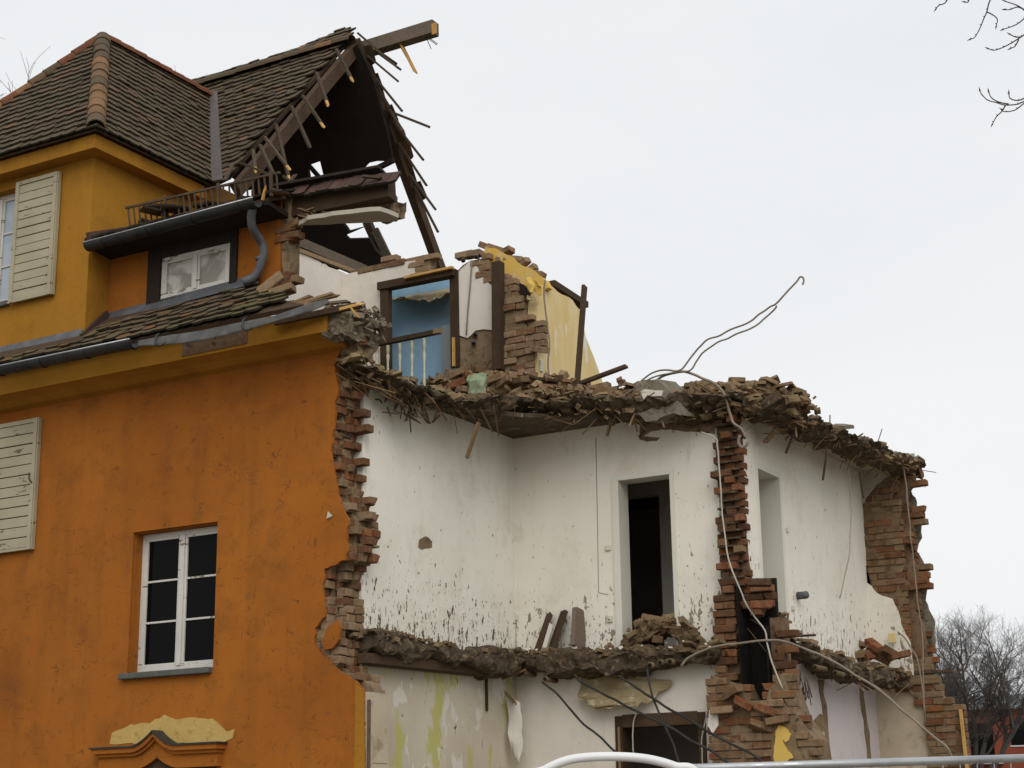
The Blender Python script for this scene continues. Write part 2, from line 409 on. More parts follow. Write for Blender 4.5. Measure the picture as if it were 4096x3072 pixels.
M['paperwhite'] = tintmat('white_wallpaper', (.60, .57, .50, 1), (.52, .48, .41, 1), 3, bump=.2)
M['cabinet'] = tintmat('grey_cabinet', (.22, .25, .26, 1), (.27, .29, .29, 1), 2, rough=.5, bump=.05)
M['balwhite'] = tintmat('cream_turned_wood', (.60, .58, .44, 1), (.48, .46, .33, 1), 8, rough=.5, bump=.1)
M['green'] = tintmat('green_painted_plaster', (.24, .33, .20, 1), (.32, .36, .24, 1), 5, bump=.4, c3=(.30, .22, .13, 1))
M['ground'] = tintmat('trodden_ground', (.14, .12, .09, 1), (.22, .19, .15, 1), .3, bump=.5, fine=4)
M['bark'] = tintmat('bare_bark', (.06, .052, .048, 1), (.10, .088, .078, 1), 5, bump=.3)
M['twig'] = tintmat('twig_bark', (.05, .04, .035, 1), (.08, .065, .055, 1), 5, bump=.1)
M['stone'] = tintmat('grey_sill_stone', (.075, .075, .068, 1), (.11, .11, .10, 1), 6, bump=.3)
def peel_paint(name, a, b, under, lo=.62, rough=.6):
    m = MB(name, rough, .3)
    c = m.mix(m.ramp(m.noise(2, 4), [(.3, 0), (.7, 1)]), a, b)
    k = m.ramp(m.noise(7, 6, .7, stretch=(.6, 1, 2.0)), [(lo, 0), (lo+.015, 1)])
    m.col(m.mix(k, c, under)); return m.bump(m.math('SUBTRACT', m.noise(40, 3), k), .3, .005).m
M['shutter'] = peel_paint('peeling_shutter_paint', (.385, .345, .235, 1), (.31, .275, .185, 1), (.12, .09, .055, 1), .62)
M['winwhite'] = peel_paint('peeling_window_paint', (.60, .58, .53, 1), (.50, .48, .44, 1), (.17, .145, .11, 1), .60)
def glass(name, c, rough=.06, spec=.5):
    m = MB(name, rough, spec); m.col(c); m.b.inputs['IOR'].default_value = 1.5; return m.m
M['glass'] = glass('dark_window_glass', (.004, .0045, .004, 1), .08, .05)
def two_tone_glass(name, a, b):
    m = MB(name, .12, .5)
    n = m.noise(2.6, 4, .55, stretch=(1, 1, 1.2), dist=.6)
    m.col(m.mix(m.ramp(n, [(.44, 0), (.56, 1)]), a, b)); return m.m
M['glass_reflect'] = two_tone_glass('curtain_reflection_pane', (.22, .20, .16, 1), (.46, .42, .37, 1))  # sky and branch reflections painted over a pale curtain tone
M['glass_blue'] = two_tone_glass('pale_blind_pane', (.30, .36, .42, 1), (.36, .41, .46, 1))

# ------------------------------------------------------------------ key planes of the house (metres)
XL, YB, XP0, XP1, YF = -0.30, 3.50, 2.36, 2.67, 7.47     # left cross wall, back wall, partition, far wall
Z1, ZC1, Z2, ZG = 3.70, 6.30, 6.62, 3.42                  # first floor, its ceiling, attic floor, ground-floor ceiling
XT = -3.97                                                # right corner of the gabled bay
XS = -3.30                                                # where the roof is torn off
RIDGE = Vector((XS, 4.23, 12.62)); TAN_F = math.tan(math.radians(50)); TAN_R = math.tan(math.radians(52))
NF = Vector((0, -math.sin(math.radians(50)), math.cos(math.radians(50))))
NR = Vector((0, math.sin(math.radians(52)), math.cos(math.radians(52))))

# ------------------------------------------------------------------ the ground
g = mk('ground', [(-1500, -1500, 0), (1500, -1500, 0), (1500, 1500, 0), (-1500, 1500, 0)], [(0, 1, 2, 3)], M['ground']); g['kind'] = 'structure'

HOUSE = thing('ruined_house', 'half-demolished orange rendered house torn open to its white rooms', 'house')

# ------------------------------------------------------------------ bricks
def brick_mesh(name, L, Wd, H, seed, cut=0):
    rnd = random.Random(seed); bm = bmesh.new()
    bmesh.ops.create_cube(bm, size=1.)
    bmesh.ops.scale(bm, vec=(L, Wd, H), verts=bm.verts)
    if cut:
        sx, sy, sz = rnd.choice((-1, 1)), rnd.choice((-1, 1)), rnd.choice((-1, 1))
        p = Vector((sx*L*.5*rnd.uniform(.55, .8), sy*Wd*.5*rnd.uniform(.4, .9), sz*H*.5*rnd.uniform(.3, .9)))
        nn = Vector((sx*rnd.uniform(.5, 1), sy*rnd.uniform(.2, .9), sz*rnd.uniform(.1, .6)))
        r = bmesh.ops.bisect_plane(bm, geom=bm.verts[:]+bm.edges[:]+bm.faces[:], plane_co=p, plane_no=nn, clear_outer=True)
        bmesh.ops.holes_fill(bm, edges=[e for e in bm.edges if e.is_boundary])
    bmesh.ops.bevel(bm, geom=bm.edges[:], offset=.007, segments=1, affect='EDGES')
    for v in bm.verts: v.co += Vector((rnd.uniform(-.004, .004), rnd.uniform(-.004, .004), rnd.uniform(-.0035, .0035)))
    bmesh.ops.recalc_face_normals(bm, faces=bm.faces)
    me = bpy.data.meshes.new(name); bm.to_mesh(me); bm.free(); me.materials.append(M['brick']); return me
BL, BW, BH, COURSE = .250, .120, .076, .0855
BR = {'full': [brick_mesh('brick', BL, BW, BH, i, i % 3 == 2) for i in range(6)],
      'half': [brick_mesh('brick', BL/2-.003, BW, BH, 20+i, i % 3 == 2) for i in range(4)]}
def brick(c, mat, parent, kind='full', rot=0., tilt=(0, 0), rnd=random, scale=1.):
    o = bpy.data.objects.new('brick', rnd.choice(BR[kind])); o.location = c
    o.rotation_euler = (tilt[0], tilt[1], rot+rnd.choice((0, math.pi)))
    if scale != 1.: o.scale = (scale,)*3
    COL.objects.link(o); o.material_slots[0].link = 'OBJECT'; o.material_slots[0].material = M[mat]
    if parent is not None: o.parent = parent
    return o
def brick_field(parent, poly, y0, mats, seed=0, z0=0., x0=0., prot=(-.012, .02), keep=1., edge_half=True):
    """running-bond brickwork facing -y, bricks kept where their middle falls inside the outline"""
    rnd = random.Random(seed)
    pts = [PY(px, py, y0) for px, py in poly]
    xa, xb = min(p.x for p in pts), max(p.x for p in pts); za, zb = min(p.z for p in pts), max(p.z for p in pts)
    k = math.floor((za-z0)/COURSE)
    while z0+k*COURSE < zb:
        z = z0+(k+.5)*COURSE; i = math.floor((xa-x0)/.125)-1
        if (i+k) % 2: i -= 1
        while x0+i*.125 < xb:
            x = x0+(i+1)*.125
            ins = [inside(proj((x+d, y0, z)), poly) for d in (-.09, 0, .09)]
            if rnd.random() < keep:
                y = y0+BW/2+rnd.uniform(*prot)
                j = lambda a: rnd.uniform(-a, a)
                if ins[1]: brick((x+j(.004), y, z+j(.003)), rnd.choice(mats), parent, 'full', j(.02), (j(.02), j(.012)), rnd)
                elif edge_half and (ins[0] or ins[2]):
                    brick((x+(-.0625 if ins[0] else .0625), y+.01, z+j(.003)), rnd.choice(mats), parent, 'half', j(.04), (j(.02), j(.02)), rnd)
            i += 2
        k += 1

# ------------------------------------------------------------------ street facade with its broken edge
EDGE = [(1365, 1387), (1338, 1463), (1352, 1570), (1336, 1615), (1338, 1668), (1325, 1775), (1322, 1829), (1334, 1882), (1347, 1954), (1361, 2016),
        (1394, 2078), (1383, 2132), (1390, 2186), (1383, 2239), (1298, 2275), (1289, 2364), (1298, 2426), (1298, 2462), (1262, 2516), (1256, 2569),
        (1289, 2618), (1329, 2658), (1365, 2694), (1419, 2716), (1450, 2760), (1455, 3072)]
edge3 = [PY(x, y, 0) for x, y in EDGE]
edge3 = rough_line(edge3, .035, .011, 3)
for p in edge3: p.y = 0
EZ = sorted([(p.z, p.x) for p in edge3])
XFL = -9.5
wtl, wbr = PY(520, 2132, 0), PY(858, 2690, 0)
WX0, WX1, WZ1, WZ0 = PY(526, 2300, 0).x, PY(864, 2300, 0).x, wtl.z, PY(530, 2700, 0).z
win = [(WX0, 0, WZ0), (WX1, 0, WZ0), (WX1, 0, WZ1), (WX0, 0, WZ1)]
# window further left that owns the lower shutter
SH = PY(140, 1900, 0).x
lw = [(SH-1.75, 0, WZ0+1.35), (SH-.62, 0, WZ0+1.35), (SH-.62, 0, WZ1+1.45), (SH-1.75, 0, WZ1+1.45)]
outl = [(XFL, 0, 0), (edge3[-1].x, 0, 0)]+[tuple(p) for p in reversed(edge3)]+[(edge3[0].x, 0, 6.95), (XFL, 0, 6.95)]
FAC = prism('facade_render', [outl, win, lw], (0, .035, 0), M['orange'], HOUSE); FAC['label'] = 'orange rendered street wall with a ragged torn edge'
core = [(XFL, .035, 0), (edge3[-1].x-.06, .035, 0)]+[(p.x-.10, .036, p.z) for p in reversed(edge3)]+[(edge3[0].x-.1, .036, 6.95), (XFL, .036, 6.95)]
up_ = lambda loop, y: [(a, y, c) for a, b, c in loop]
CORE = prism('brick_core', [up_(core, .036), up_(win, .036), up_(lw, .036)], (0, .345, 0), M['core'], HOUSE)
rnd = random.Random(5); JT = Geo(); prev = [None]*3
k = 0
while (k+1)*COURSE < 6.75:
    z = (k+.5)*COURSE; xe = interp(EZ, z)
    if z > 1.9 and proj((xe, 0, z))[1] < 2725:
        pyx = proj((xe, 0, z))[1]
        tooth = 1580 < pyx < 1860
        for li, yy in enumerate((.10, .222, .342)):
            reach = (.02, .06, .10)[li]
            if tooth: ext = (.02, .06, .20 if k % 2 else .04)[li]+rnd.uniform(-.01, .02)
            else: ext = rnd.uniform(-.02, .05)+reach*rnd.random()+(.05 if (k+li) % 3 == 0 else 0)
            if 2250 < pyx < 2480: ext = (.02, .17, .24)[li]+rnd.uniform(-.06, .03)
            if 2480 < pyx < 2720: ext = max(.08, -.30-xe)+(.0, .0, .02)[li]+rnd.uniform(-.03, .02)
            if 1960 < pyx < 2250: ext += (.0, .04, .07)[li]
            xr = xe+ext; x = xr
            if prev[li] is not None:
                rm = min(prev[li], xr)-rnd.uniform(.0, .05); dy = rnd.uniform(-.006, .004)
                if rm > xe-.2: JT.add(boxgeo(((xe-.22+rm)/2, yy+dy, k*COURSE+rnd.uniform(-.002, .002)), (rm-xe+.22, .114, .022)))
            prev[li] = xr
            mats = ['brick', 'brick', 'brickbuff', 'brickpale'] if pyx > 1900 else ['brick', 'brick', 'brick', 'brickbuff']
            if pyx > 2250: mats = ['brickpale', 'brickbuff', 'brick', 'brickpale']
            n = 0
            if rnd.random() < .10: x -= rnd.uniform(.06, .12)
            while x > xe-.16 and n < 3:
                hd = (k+li+n) % 2 == 0 and n == 0 and not tooth
                Lb = .122 if hd else BL
                j = lambda a: rnd.uniform(-a, a)
                brick((x-Lb/2+j(.015), yy+j(.01), z+j(.005)), rnd.choice(mats), CORE, 'half' if hd else 'full', j(.09), (j(.05), j(.05)), rnd)
                x -= Lb+.011; n += 1
    k += 1
jo = JT.build('mortar_joints', M['mortar'], CORE); jo['kind'] = 'stuff'
bed = [(edge3[-1].x-.3, .13, 0), (edge3[-1].x-.02, .13, 0)]+[(p.x+.01, .13, p.z) for p in rough_line(list(reversed(edge3)), .05, .02, 71)]+[(edge3[0].x-.3, .13, 6.95)]
prism('mortar_bed', [bed], (0, .24, 0), M['mortar'], HOUSE)
# flap of render still hanging on the bulge
fl = rough_line([PY(x, y, -.012) for x, y in ((1352, 2478), (1308, 2508), (1290, 2560), (1296, 2598), (1330, 2592), (1358, 2560), (1362, 2510))], .06, .008, 8, True)
for p in fl: p.y = -.012
prism('render_flap', [fl], (0, .03, 0), M['orange'], HOUSE)
# lighter jamb strip at the foot of the torn edge
jb = [PY(x, y, -.006) for x, y in ((1420, 2725), (1452, 2765), (1456, 3110), (1416, 3110))]
prism('jamb_strip', [jb], (0, .02, 0), M['amber'], HOUSE)

xj = edge3[-1].x; box('jamb_reveal', (xj-.05, .036, 0), (xj+.016, .392, PY(1452, 2775, .2).z), M['beige'], HOUSE)
bar('jamb_batten', (xj+.02, .05, .3), (xj+.02, .05, PY(1452, 2800, .05).z), .03, .025, M['beam_grey'], HOUSE)
# cornice
CX = PY(1306, 1320, -.36).x
prof = [(0, 6.56), (-.10, 6.58), (-.20, 6.63), (-.30, 6.655), (-.36, 6.66), (-.36, 6.90), (0, 6.95)]
nv = len(prof); cv = [(XFL, y, z) for y, z in prof]+[(CX, y, z) for y, z in prof]
cf = [(i, (i+1) % nv, nv+(i+1) % nv, nv+i) for i in range(nv)]+[tuple(range(nv))[::-1], tuple(range(nv, 2*nv))]
mk('cornice', cv, cf, M['amber'], HOUSE)
def lump(name, lo, hi, mat, parent=None, amp=.05, seed=0, cuts=3, freq=6.):
    """rough-broken block: subdivided box shaken by noise"""
    bm = bmesh.new(); v, f = boxgeo((Vector(lo)+Vector(hi))/2, Vector(hi)-Vector(lo))
    vs = [bm.verts.new(p) for p in v]
    for q in f: bm.faces.new([vs[i] for i in q])
    bmesh.ops.subdivide_edges(bm, edges=bm.edges[:], cuts=cuts*2, use_grid_fill=True)
    for vv in bm.verts:
        d = noise.noise_vector(vv.co*freq+Vector((seed, 0, 0)))*amp + noise.noise_vector(vv.co*freq*2.7)*amp*.5
        vv.co += d
    bmesh.ops.recalc_face_normals(bm, faces=bm.faces)
    me = bpy.data.meshes.new(name); bm.to_mesh(me); bm.free(); me.materials.append(mat)
    return link(bpy.data.objects.new(name, me), parent)
lump('cornice_stump', (CX-.02, -.33, 6.62), (CX+.16, .30, 6.94), M['stump'], HOUSE, .04, 1, 6, 15.)
lump('mortar_lump', (edge3[0].x-.05, .02, 6.50), (edge3[0].x+.2, .36, 6.68), M['mortar'], HOUSE, .05, 2, 3)
rnd = random.Random(11)
for px, py, y in ((1330, 1265, .0), (1372, 1290, .05), (1410, 1330, .12), (1440, 1300, .2), (1425, 1370, .1), (1400, 1420, .1)):
    brick(PY(px, py, y), rnd.choice(['brick', 'brickbuff']), CORE, 'full', rnd.uniform(-.5, .5), (rnd.uniform(-.3, .3), rnd.uniform(-.3, .3)), rnd)

# ------------------------------------------------------------------ windows
def casement(parent, x0, x1, z0, z1, y, cols, rows, pane, fr=.05, mt=.022, name='window'):
    W_ = box(name, (x0, y+.075, z0), (x1, y+.085, z1), M['black'], parent)
    def b(n, a, c, d, e, yy=0., dep=.05): return box(n, (a, y-yy, d), (c, y-yy+dep, e), M['winwhite'], W_, .004)
    b('frame', x0, x0+fr, z0, z1); b('frame', x1-fr, x1, z0, z1); b('frame', x0+fr, x1-fr, z1-fr, z1); b('frame', x0+fr, x1-fr, z0, z0+fr*1.2)
    n = cols; cw = (x1-x0-2*fr)/n
    for i in range(1, n): b('mullion', x0+fr+cw*i-fr*.62, x0+fr+cw*i+fr*.62, z0+fr*1.2, z1-fr, .012)
    for i in range(n):
        a, c = x0+fr+cw*i+(fr*.62 if i else 0), x0+fr+cw*(i+1)-(fr*.62 if i < n-1 else 0)
        st = .03
        b('sash', a, a+st, z0+fr*1.2, z1-fr, -.004, .04); b('sash', c-st, c, z0+fr*1.2, z1-fr, -.004, .04)
        b('sash', a+st, c-st, z1-fr-st, z1-fr, -.004, .04); b('sash', a+st, c-st, z0+fr*1.2, z0+fr*1.2+st*1.2, -.004, .04)
        zz0, zz1 = z0+fr*1.2+st*1.2, z1-fr-st; rh = (zz1-zz0)/rows
        for r in range(rows):
            pa, pb = zz0+rh*r+(mt/2 if r else 0), zz0+rh*(r+1)-(mt/2 if r < rows-1 else 0)
            if r: b('glazing_bar', a+st, c-st, zz0+rh*r-mt/2, zz0+rh*r+mt/2, -.008, .03)
            mm = pane[i*rows+r] if isinstance(pane, list) else pane
            p = box('pane', (a+st, y+.024, pa), (c-st, y+.03, pb), M[mm], W_)
            p.rotation_euler = (0, 0, 0)
    return W_
YW = .14
w1 = casement(HOUSE, WX0+.014, WX1-.014, WZ0+.02, WZ1-.014, YW, 2, 3, 'glass'); w1['label'] = 'white six-pane casement window with flaking paint'
# reveals and sill
box('reveal', (WX0+.001, .0355, WZ0), (WX0+.013, .2, WZ1), M['orange'], HOUSE); box('reveal', (WX1-.013, .0355, WZ0), (WX1-.001, .2, WZ1), M['orange'], HOUSE); box('reveal', (WX0+.014, .0355, WZ1-.013), (WX1-.014, .2, WZ1-.001), M['orange'], HOUSE)
box('window_sill', (WX0-.07, -.07, WZ0-.045), (WX1-.01, YW+.02, WZ0+.018), M['stone'], HOUSE, .012)
w0 = casement(HOUSE, SH-1.75, SH-.62, WZ0+1.37, WZ1+1.45, YW, 2, 3, 'glass')

# shutters: frame and boards
def shutter(x0, x1, z0, z1, y, n, yaw=0., label=None, hinge=None):
    G = bpy.data.objects.new('shutter', None); COL.objects.link(G); G.parent = HOUSE
    G.location = (x0, y, z0); G.rotation_euler = (0, 0, yaw); G.empty_display_size = .1
    if label: G['label'] = label
    Wd, H = x1-x0, z1-z0; s = .055
    def b(nm, a, c, d, e, ya, yb): box(nm, (a, ya, d), (c, yb, e), M['shutter'], G, .004)
    b('stile', 0, s, 0, H, -.04, 0); b('stile', Wd-s, Wd, 0, H, -.04, 0)
    b('edge_strip', Wd+.002, Wd+.018, .0, H, -.03, .025)
    b('rail', s, Wd-s, 0, .03, -.037, -.002); b('rail', s, Wd-s, H-.05, H, -.037, -.002)
    h = (H-.08)/n; rr = random.Random(n)
    for i in range(n): b('slat', s, Wd-s, .03+h*i+.004+rr.uniform(0, .002), .03+h*(i+1)-.004-rr.uniform(0, .003), -.028+rr.uniform(-.004, .004), -.006)
    if hinge:
        t = tube('catch', [(Wd-.02, -.05, H*hinge), (Wd-.06, -.055, H*hinge+.05), (Wd-.07, -.05, H*hinge+.12)], .008, M['rust'], G, 6)
    tube('hinge', [(-.03, -.02, .02), (.03, -.05, -.01), (.05, -.045, .02)], .012, M['shutter'], G, 6)
    return G
a, b_ = PY(-72, 1760, -.03), PY(136, 2180, -.03)
shutter(PY(-105, 2190, -.03).x, PY(128, 2190, -.03).x, PY(0, 2215, -.03).z, PY(60, 1690, -.03).z, -.03, 12, 0., 'pale olive board shutter on the orange street wall', .5)

# door hood with ogee top
def hood():
    zc = lambda t: .115*max(0, math.cos(math.pi*min(1, abs(t)/.42)/1))**2*0 + (.15*(1-abs(t)/.34)**1.7 if abs(t) < .34 else 0)
    x0, x1 = PY(405, 2990, 0).x, PY(905, 2968, 0).x; xc = (x0+x1)/2; zb = PY(405, 2990, -.1).z-.02
    hw = (x1-x0)/2
    H_ = None
    for nm, ya, dz0, dz1, inset, mt in (('hood_cap', -.17, .0, .018, -.02, 'zincdark'), ('hood_mould', -.15, -.05, .0, .0, 'orange'), ('hood_fillet', -.115, -.085, -.05, .03, 'orange'), ('hood_fascia', -.08, -.22, -.085, .05, 'orange')):
        xs_ = [xc-hw+inset+(2*hw-2*inset)*i/40 for i in range(41)]
        top = [(x, ya, zb+zc((x-xc)/hw*1.)+dz1) for x in xs_]; bot = [(x, ya, zb+zc((x-xc)/hw*1.)*(1. if dz0 > -.2 else .75)+dz0) for x in xs_]
        prism(nm, [bot+top[::-1]], (0, -ya-.002, 0), M[mt], HOUSE)
    return x0, x1, zb
hx0, hx1, hz = hood()
pt = [PY(x, y, -.006) for x, y in ((440, 2975), (450, 2930), (520, 2900), (600, 2890), (655, 2862), (700, 2875), (760, 2868), (850, 2875), (890, 2905), (905, 2930), (938, 2912), (930, 2955), (900, 2968), (700, 2975))]
pt = rough_line(pt, .06, .01, 4, True)
for p in pt: p.y = -.006
M['patch'] = tintmat('ochre_repair_render', (.42, .28, .085, 1), (.50, .35, .12, 1), 4, bump=.5, c3=(.36, .22, .06, 1))
prism('render_patch', [pt], (0, .02, 0), M['patch'], HOUSE)
box('door_panel', (hx0+.12, -.03, 1.0), (hx1-.12, -.004, hz-.10), M['beam'], HOUSE)
# small torn vent plate on the render
mk('vent_flap', [PY(1305, 2075, -.01), PY(1312, 2045, -.03), PY(1330, 2062, -.06), PY(1322, 2072, -.01)], [(0, 1, 2, 3)], M['doorwhite'], HOUSE)

# ------------------------------------------------------------------ walls of the opened rooms
def wall_x(name, x, ya, yb, za, zb, mat, holes=(), thick=-.3, parent=HOUSE):
    loops = [[(x, ya, za), (x, yb, za), (x, yb, zb), (x, ya, zb)]]+[[(x, a, c), (x, b, c), (x, b, d), (x, a, d)] for a, b, c, d in holes]
    return prism(name, loops, (thick, 0, 0), mat, parent)
def wall_y(name, y, xa, xb, za, zb, mat, holes=(), thick=.2, parent=HOUSE):
    loops = [[(xa, y, za), (xb, y, za), (xb, y, zb), (xa, y, zb)]]+[[(a, y, c), (b, y, c), (b, y, d), (a, y, d)] for a, b, c, d in holes]
    return prism(name, loops, (0, thick, 0), mat, parent)
wall_x('cross_wall', XL, .39, YB, Z1-.12, ZC1+.05, M['white'], thick=-.26)
wall_x('cross_wall', XL, .39, YB, 0, Z1-.121, M['peeled'], thick=-.26)
# back wall of the left room, doorway and its frame
DX0, DX1, DZ = PY(2466, 2100, YB).x+.03, PY(2700, 2100, YB).x-.03, 5.63
wall_y('room_wall', YB, XL-.26, XP0+.02, Z1-.12, ZC1+.05, M['white_back'], [(DX0, DX1, Z1-.1, DZ)], .22)
def door_frame(x0, x1, z0, z1, y, dep, mat, w=.075):
    box('door_frame', (x0-w, y-.018, z0), (x0+.012, y+dep, z1+w*.6), mat, HOUSE, .004)
    box('door_frame', (x1-.012, y-.018, z0), (x1+w*.55, y+dep, z1+w*.6), mat, HOUSE, .004)
    box('door_frame', (x0+.013, y-.017, z1-.012), (x1-.013, y+dep, z1+w*.6), mat, HOUSE, .004)
door_frame(DX0, DX1, Z1-.1, DZ, YB, .24, M['doorwhite'])
# hall behind it, with a darker doorway
wall_y('hall_wall', YB+1.5, XL-.26, XP0+.02, Z1-.12, ZC1, M['shade'], [(.40, .90, Z1, 5.74)], .15)
# ground floor: back wall with a stripped doorway
GX0, GX1, GZ = PY(2470, 2950, YB).x, PY(2826, 2950, YB).x, 2.95
wall_y('ground_wall', YB, XL-.26, XP0+.02, 0, Z1-.121, M['white_clean'], [(GX0, GX1, .5, GZ)], .22)
for a, b in ((GX0-.02, GX0+.07), (GX1-.09, GX1-.0)):
    box('rough_jamb', (a, YB-.02, .5), (b, YB+.23, GZ-.001), M['beam'], HOUSE, .006)
box('rough_lintel', (GX0+.071, YB-.015, GZ-.13), (GX1-.091, YB+.23, GZ+.012), M['beam'], HOUSE, .006)
box('jamb_lining', (GX0+.02, YB-.035, .5), (GX0+.045, YB-.021, GZ-.12), M['plank'], HOUSE)
wall_y('ground_room_back', YB+2.2, XL-.26, XP0+.02, 0, ZG, M['shade'])
# right room
D2A, D2B, D2Z = 3.83, 4.50, 5.65
wall_x('partition_wall', XP1, YB+.262, YF+.02, Z1-.12, ZC1+.15, M['white_back'], [(D2A, D2B, Z1-.1, D2Z)], -(XP1-XP0))
box('door_frame', (XP0-.02, D2B-.012, Z1-.1), (XP1+.016, D2B+.05, D2Z+.05), M['doorwhite'], HOUSE, .004)
box('door_frame', (XP0-.02, D2A-.07, Z1-.1), (XP1+.016, D2A+.012, D2Z+.05), M['doorwhite'], HOUSE, .004)
box('door_frame', (XP0-.02, D2A+.013, D2Z-.012), (XP1+.016, D2B-.013, D2Z+.05), M['doorwhite'], HOUSE, .004)
wall_x('partition_wall', XP1, YB+.2, YF+.7, 0, Z1-.121, M['pink'], thick=-(XP1-XP0))
wall_x('hall_wall', XP0-.30, D2A-.05, YF, Z1-.1, ZC1, M['shade'], thick=-.1)
# floors and dark ceilings of the parts that still stand
FLOORS = [('attic_floor', (-9.4, YB+.05, ZC1), (XP1, YF+1.0, Z2-.08)), ('attic_floor', (-9.4, .39, ZC1+.05), (XL-.27, YB+.049, Z2-.08)),
          ('first_floor', (-9.4, YB+.23, ZG), (XP1-.01, YF+1.0, Z1-.14)), ('first_floor', (-9.4, .39, ZG), (XL-.27, YB+.229, Z1-.14))]
for nm, lo, hi in FLOORS: box(nm, lo, hi, M['soildark'], HOUSE)
box('rear_wall', (-9.5, YF+1.001, 0), (XP1, YF+1.3, Z2), M['shade'], HOUSE)
box('side_wall', (-9.8, 0, 0), (-9.51, YF+1.3, 6.9), M['orange'], HOUSE)
# far end wall of the right room: bricks where the plaster has gone, plaster left below
XE = PY(3710, 2200, YF).x
low_l = rough_line([PY(x, y, YF-.02) for x, y in ((3440, 2268), (3470, 2330), (3510, 2375), (3570, 2398), (3590, 2450), (3612, 2520), (3640, 2570))], .06, .012, 3)
plz = [(XP1, YF-.02, Z1-.2)]+[(p.x, YF-.02, p.z) for p in ([Vector((low_l[-1].x+.02, 0, Z1-.2))]+list(reversed(low_l)))]
plz.append((XP1, YF-.02, low_l[0].z+.02))
prism('plaster_remnant', [plz], (0, .03, 0), M['white_back'], HOUSE)
cove = rough_line([PY(x, y, YF-.02) for x, y in ((3452, 2010), (3490, 1955), (3530, 1915), (3580, 1890), (3660, 1870))], .06, .01, 2)
prism('plaster_remnant', [[(XP1, YF-.02, ZC1+.1), (XP1, YF-.02, cove[0].z)]+[(p.x, YF-.02, p.z) for p in cove]+[(cove[-1].x, YF-.02, ZC1+.1)]], (0, .03, 0), M['ceiling'], HOUSE)
ENDP = [(3440, 1840), (3690, 1830), (3680, 1905), (3655, 1960), (3650, 2000), (3665, 2050), (3670, 2110), (3655, 2180), (3680, 2230), (3700, 2290), (3695, 2345), (3680, 2400), (3690, 2440), (3715, 2490), (3725, 2530), (3735, 2600), (3740, 2700), (3745, 2760), (3440, 2760)]
eb = [PY(x, y, YF+.09) for x, y in ENDP]
for i, p in enumerate(eb):
    if i not in (0, len(eb)-1): p.x -= .09
END = prism('end_wall', [rough_line(eb, .07, .012, 6, True)], (0, .14, 0), M['core'], HOUSE); END['label'] = 'broken end wall of bare dusty bricks'
for v in END.data.vertices:
    if abs(v.co.y-(YF+.09)) < .05: v.co.y = YF+.09
END1 = [(3440, 1880), (3560, 1860), (3590, 1940), (3560, 2000), (3600, 2040), (3596, 2120), (3630, 2160), (3600, 2210), (3620, 2260), (3600, 2300), (3640, 2340), (3620, 2400), (3600, 2440), (3640, 2520), (3640, 2600), (3720, 2640), (3730, 2760), (3440, 2760)]
brick_field(END, END1, YF, ['brickbuff', 'brickbuff', 'brickbuff', 'brickbuff', 'brick'], 3, .02, .05, (-.012, .02), keep=.985)
e1 = [PY(a, b, YF+.02) for a, b in END1]
prism('mortar_bed', [e1], (0, .06, 0), M['mortar'], END)
END2 = [(3560, 1850), (3680, 1840), (3670, 1930), (3640, 1980), (3655, 2040), (3650, 2130), (3635, 2190), (3665, 2240), (3680, 2300), (3670, 2350), (3655, 2410), (3670, 2460), (3690, 2520), (3700, 2620), (3720, 2700), (3560, 2700)]
brick_field(END, END2, YF+.125, ['brickdark', 'brick', 'brickdark', 'brick', 'brickbuff'], 33, .02, .05, (-.05, .03), keep=.9)  # recessed layer in darker bricks, painting the shade of the recess
rnd = random.Random(31)
for px, py in ((3670, 1935), (3668, 2040), (3672, 2090), (3680, 2300), (3692, 2345), (3690, 2270), (3700, 2600), (3716, 2640)):
    brick(PY(px, py, YF+.16), rnd.choice(['brick', 'brickred', 'brickbuff']), END, 'full', rnd.uniform(-.1, .1), (rnd.uniform(-.05, .05), rnd.uniform(-.05, .05)), rnd)
# its grey outer render seen beyond the bricks
ol = rough_line([PY(x, y, YF+.32) for x, y in ((3600, 1900), (3660, 1990), (3680, 2080), (3684, 2150), (3668, 2200), (3700, 2260), (3706, 2310), (3700, 2400), (3735, 2480), (3740, 2560), (3730, 2640), (3748, 2760), (3600, 2760))], .06, .012, 9, True)
for p in ol: p.y = YF+.32
prism('outer_render', [ol], (0, .03, 0), M['cement'], HOUSE)
# lower end wall
LOWP = [(3560, 2700), (3745, 2700), (3760, 2780), (3800, 2810), (3845, 2840), (3855, 2960), (3862, 3110), (3712, 3110), (3716, 2990), (3716, 2900), (3690, 2810), (3640, 2770)]
lb = [PY(x, y, YF-.04) for x, y in LOWP]
LEND = prism('end_wall', [lb], (0, .2, 0), M['mortar'], HOUSE)
brick_field(LEND, LOWP, YF-.06, ['brickbuff', 'brick', 'brickbuff'], 13, .02, .05, (-.015, .02))
lp = [PY(x, y, YF+.02) for x, y in ((3400, 2745), (3640, 2760), (3690, 2810), (3722, 2900), (3720, 3110), (3400, 3110))]
prism('plaster_remnant', [lp], (0, .02, 0), M['beige'], HOUSE)

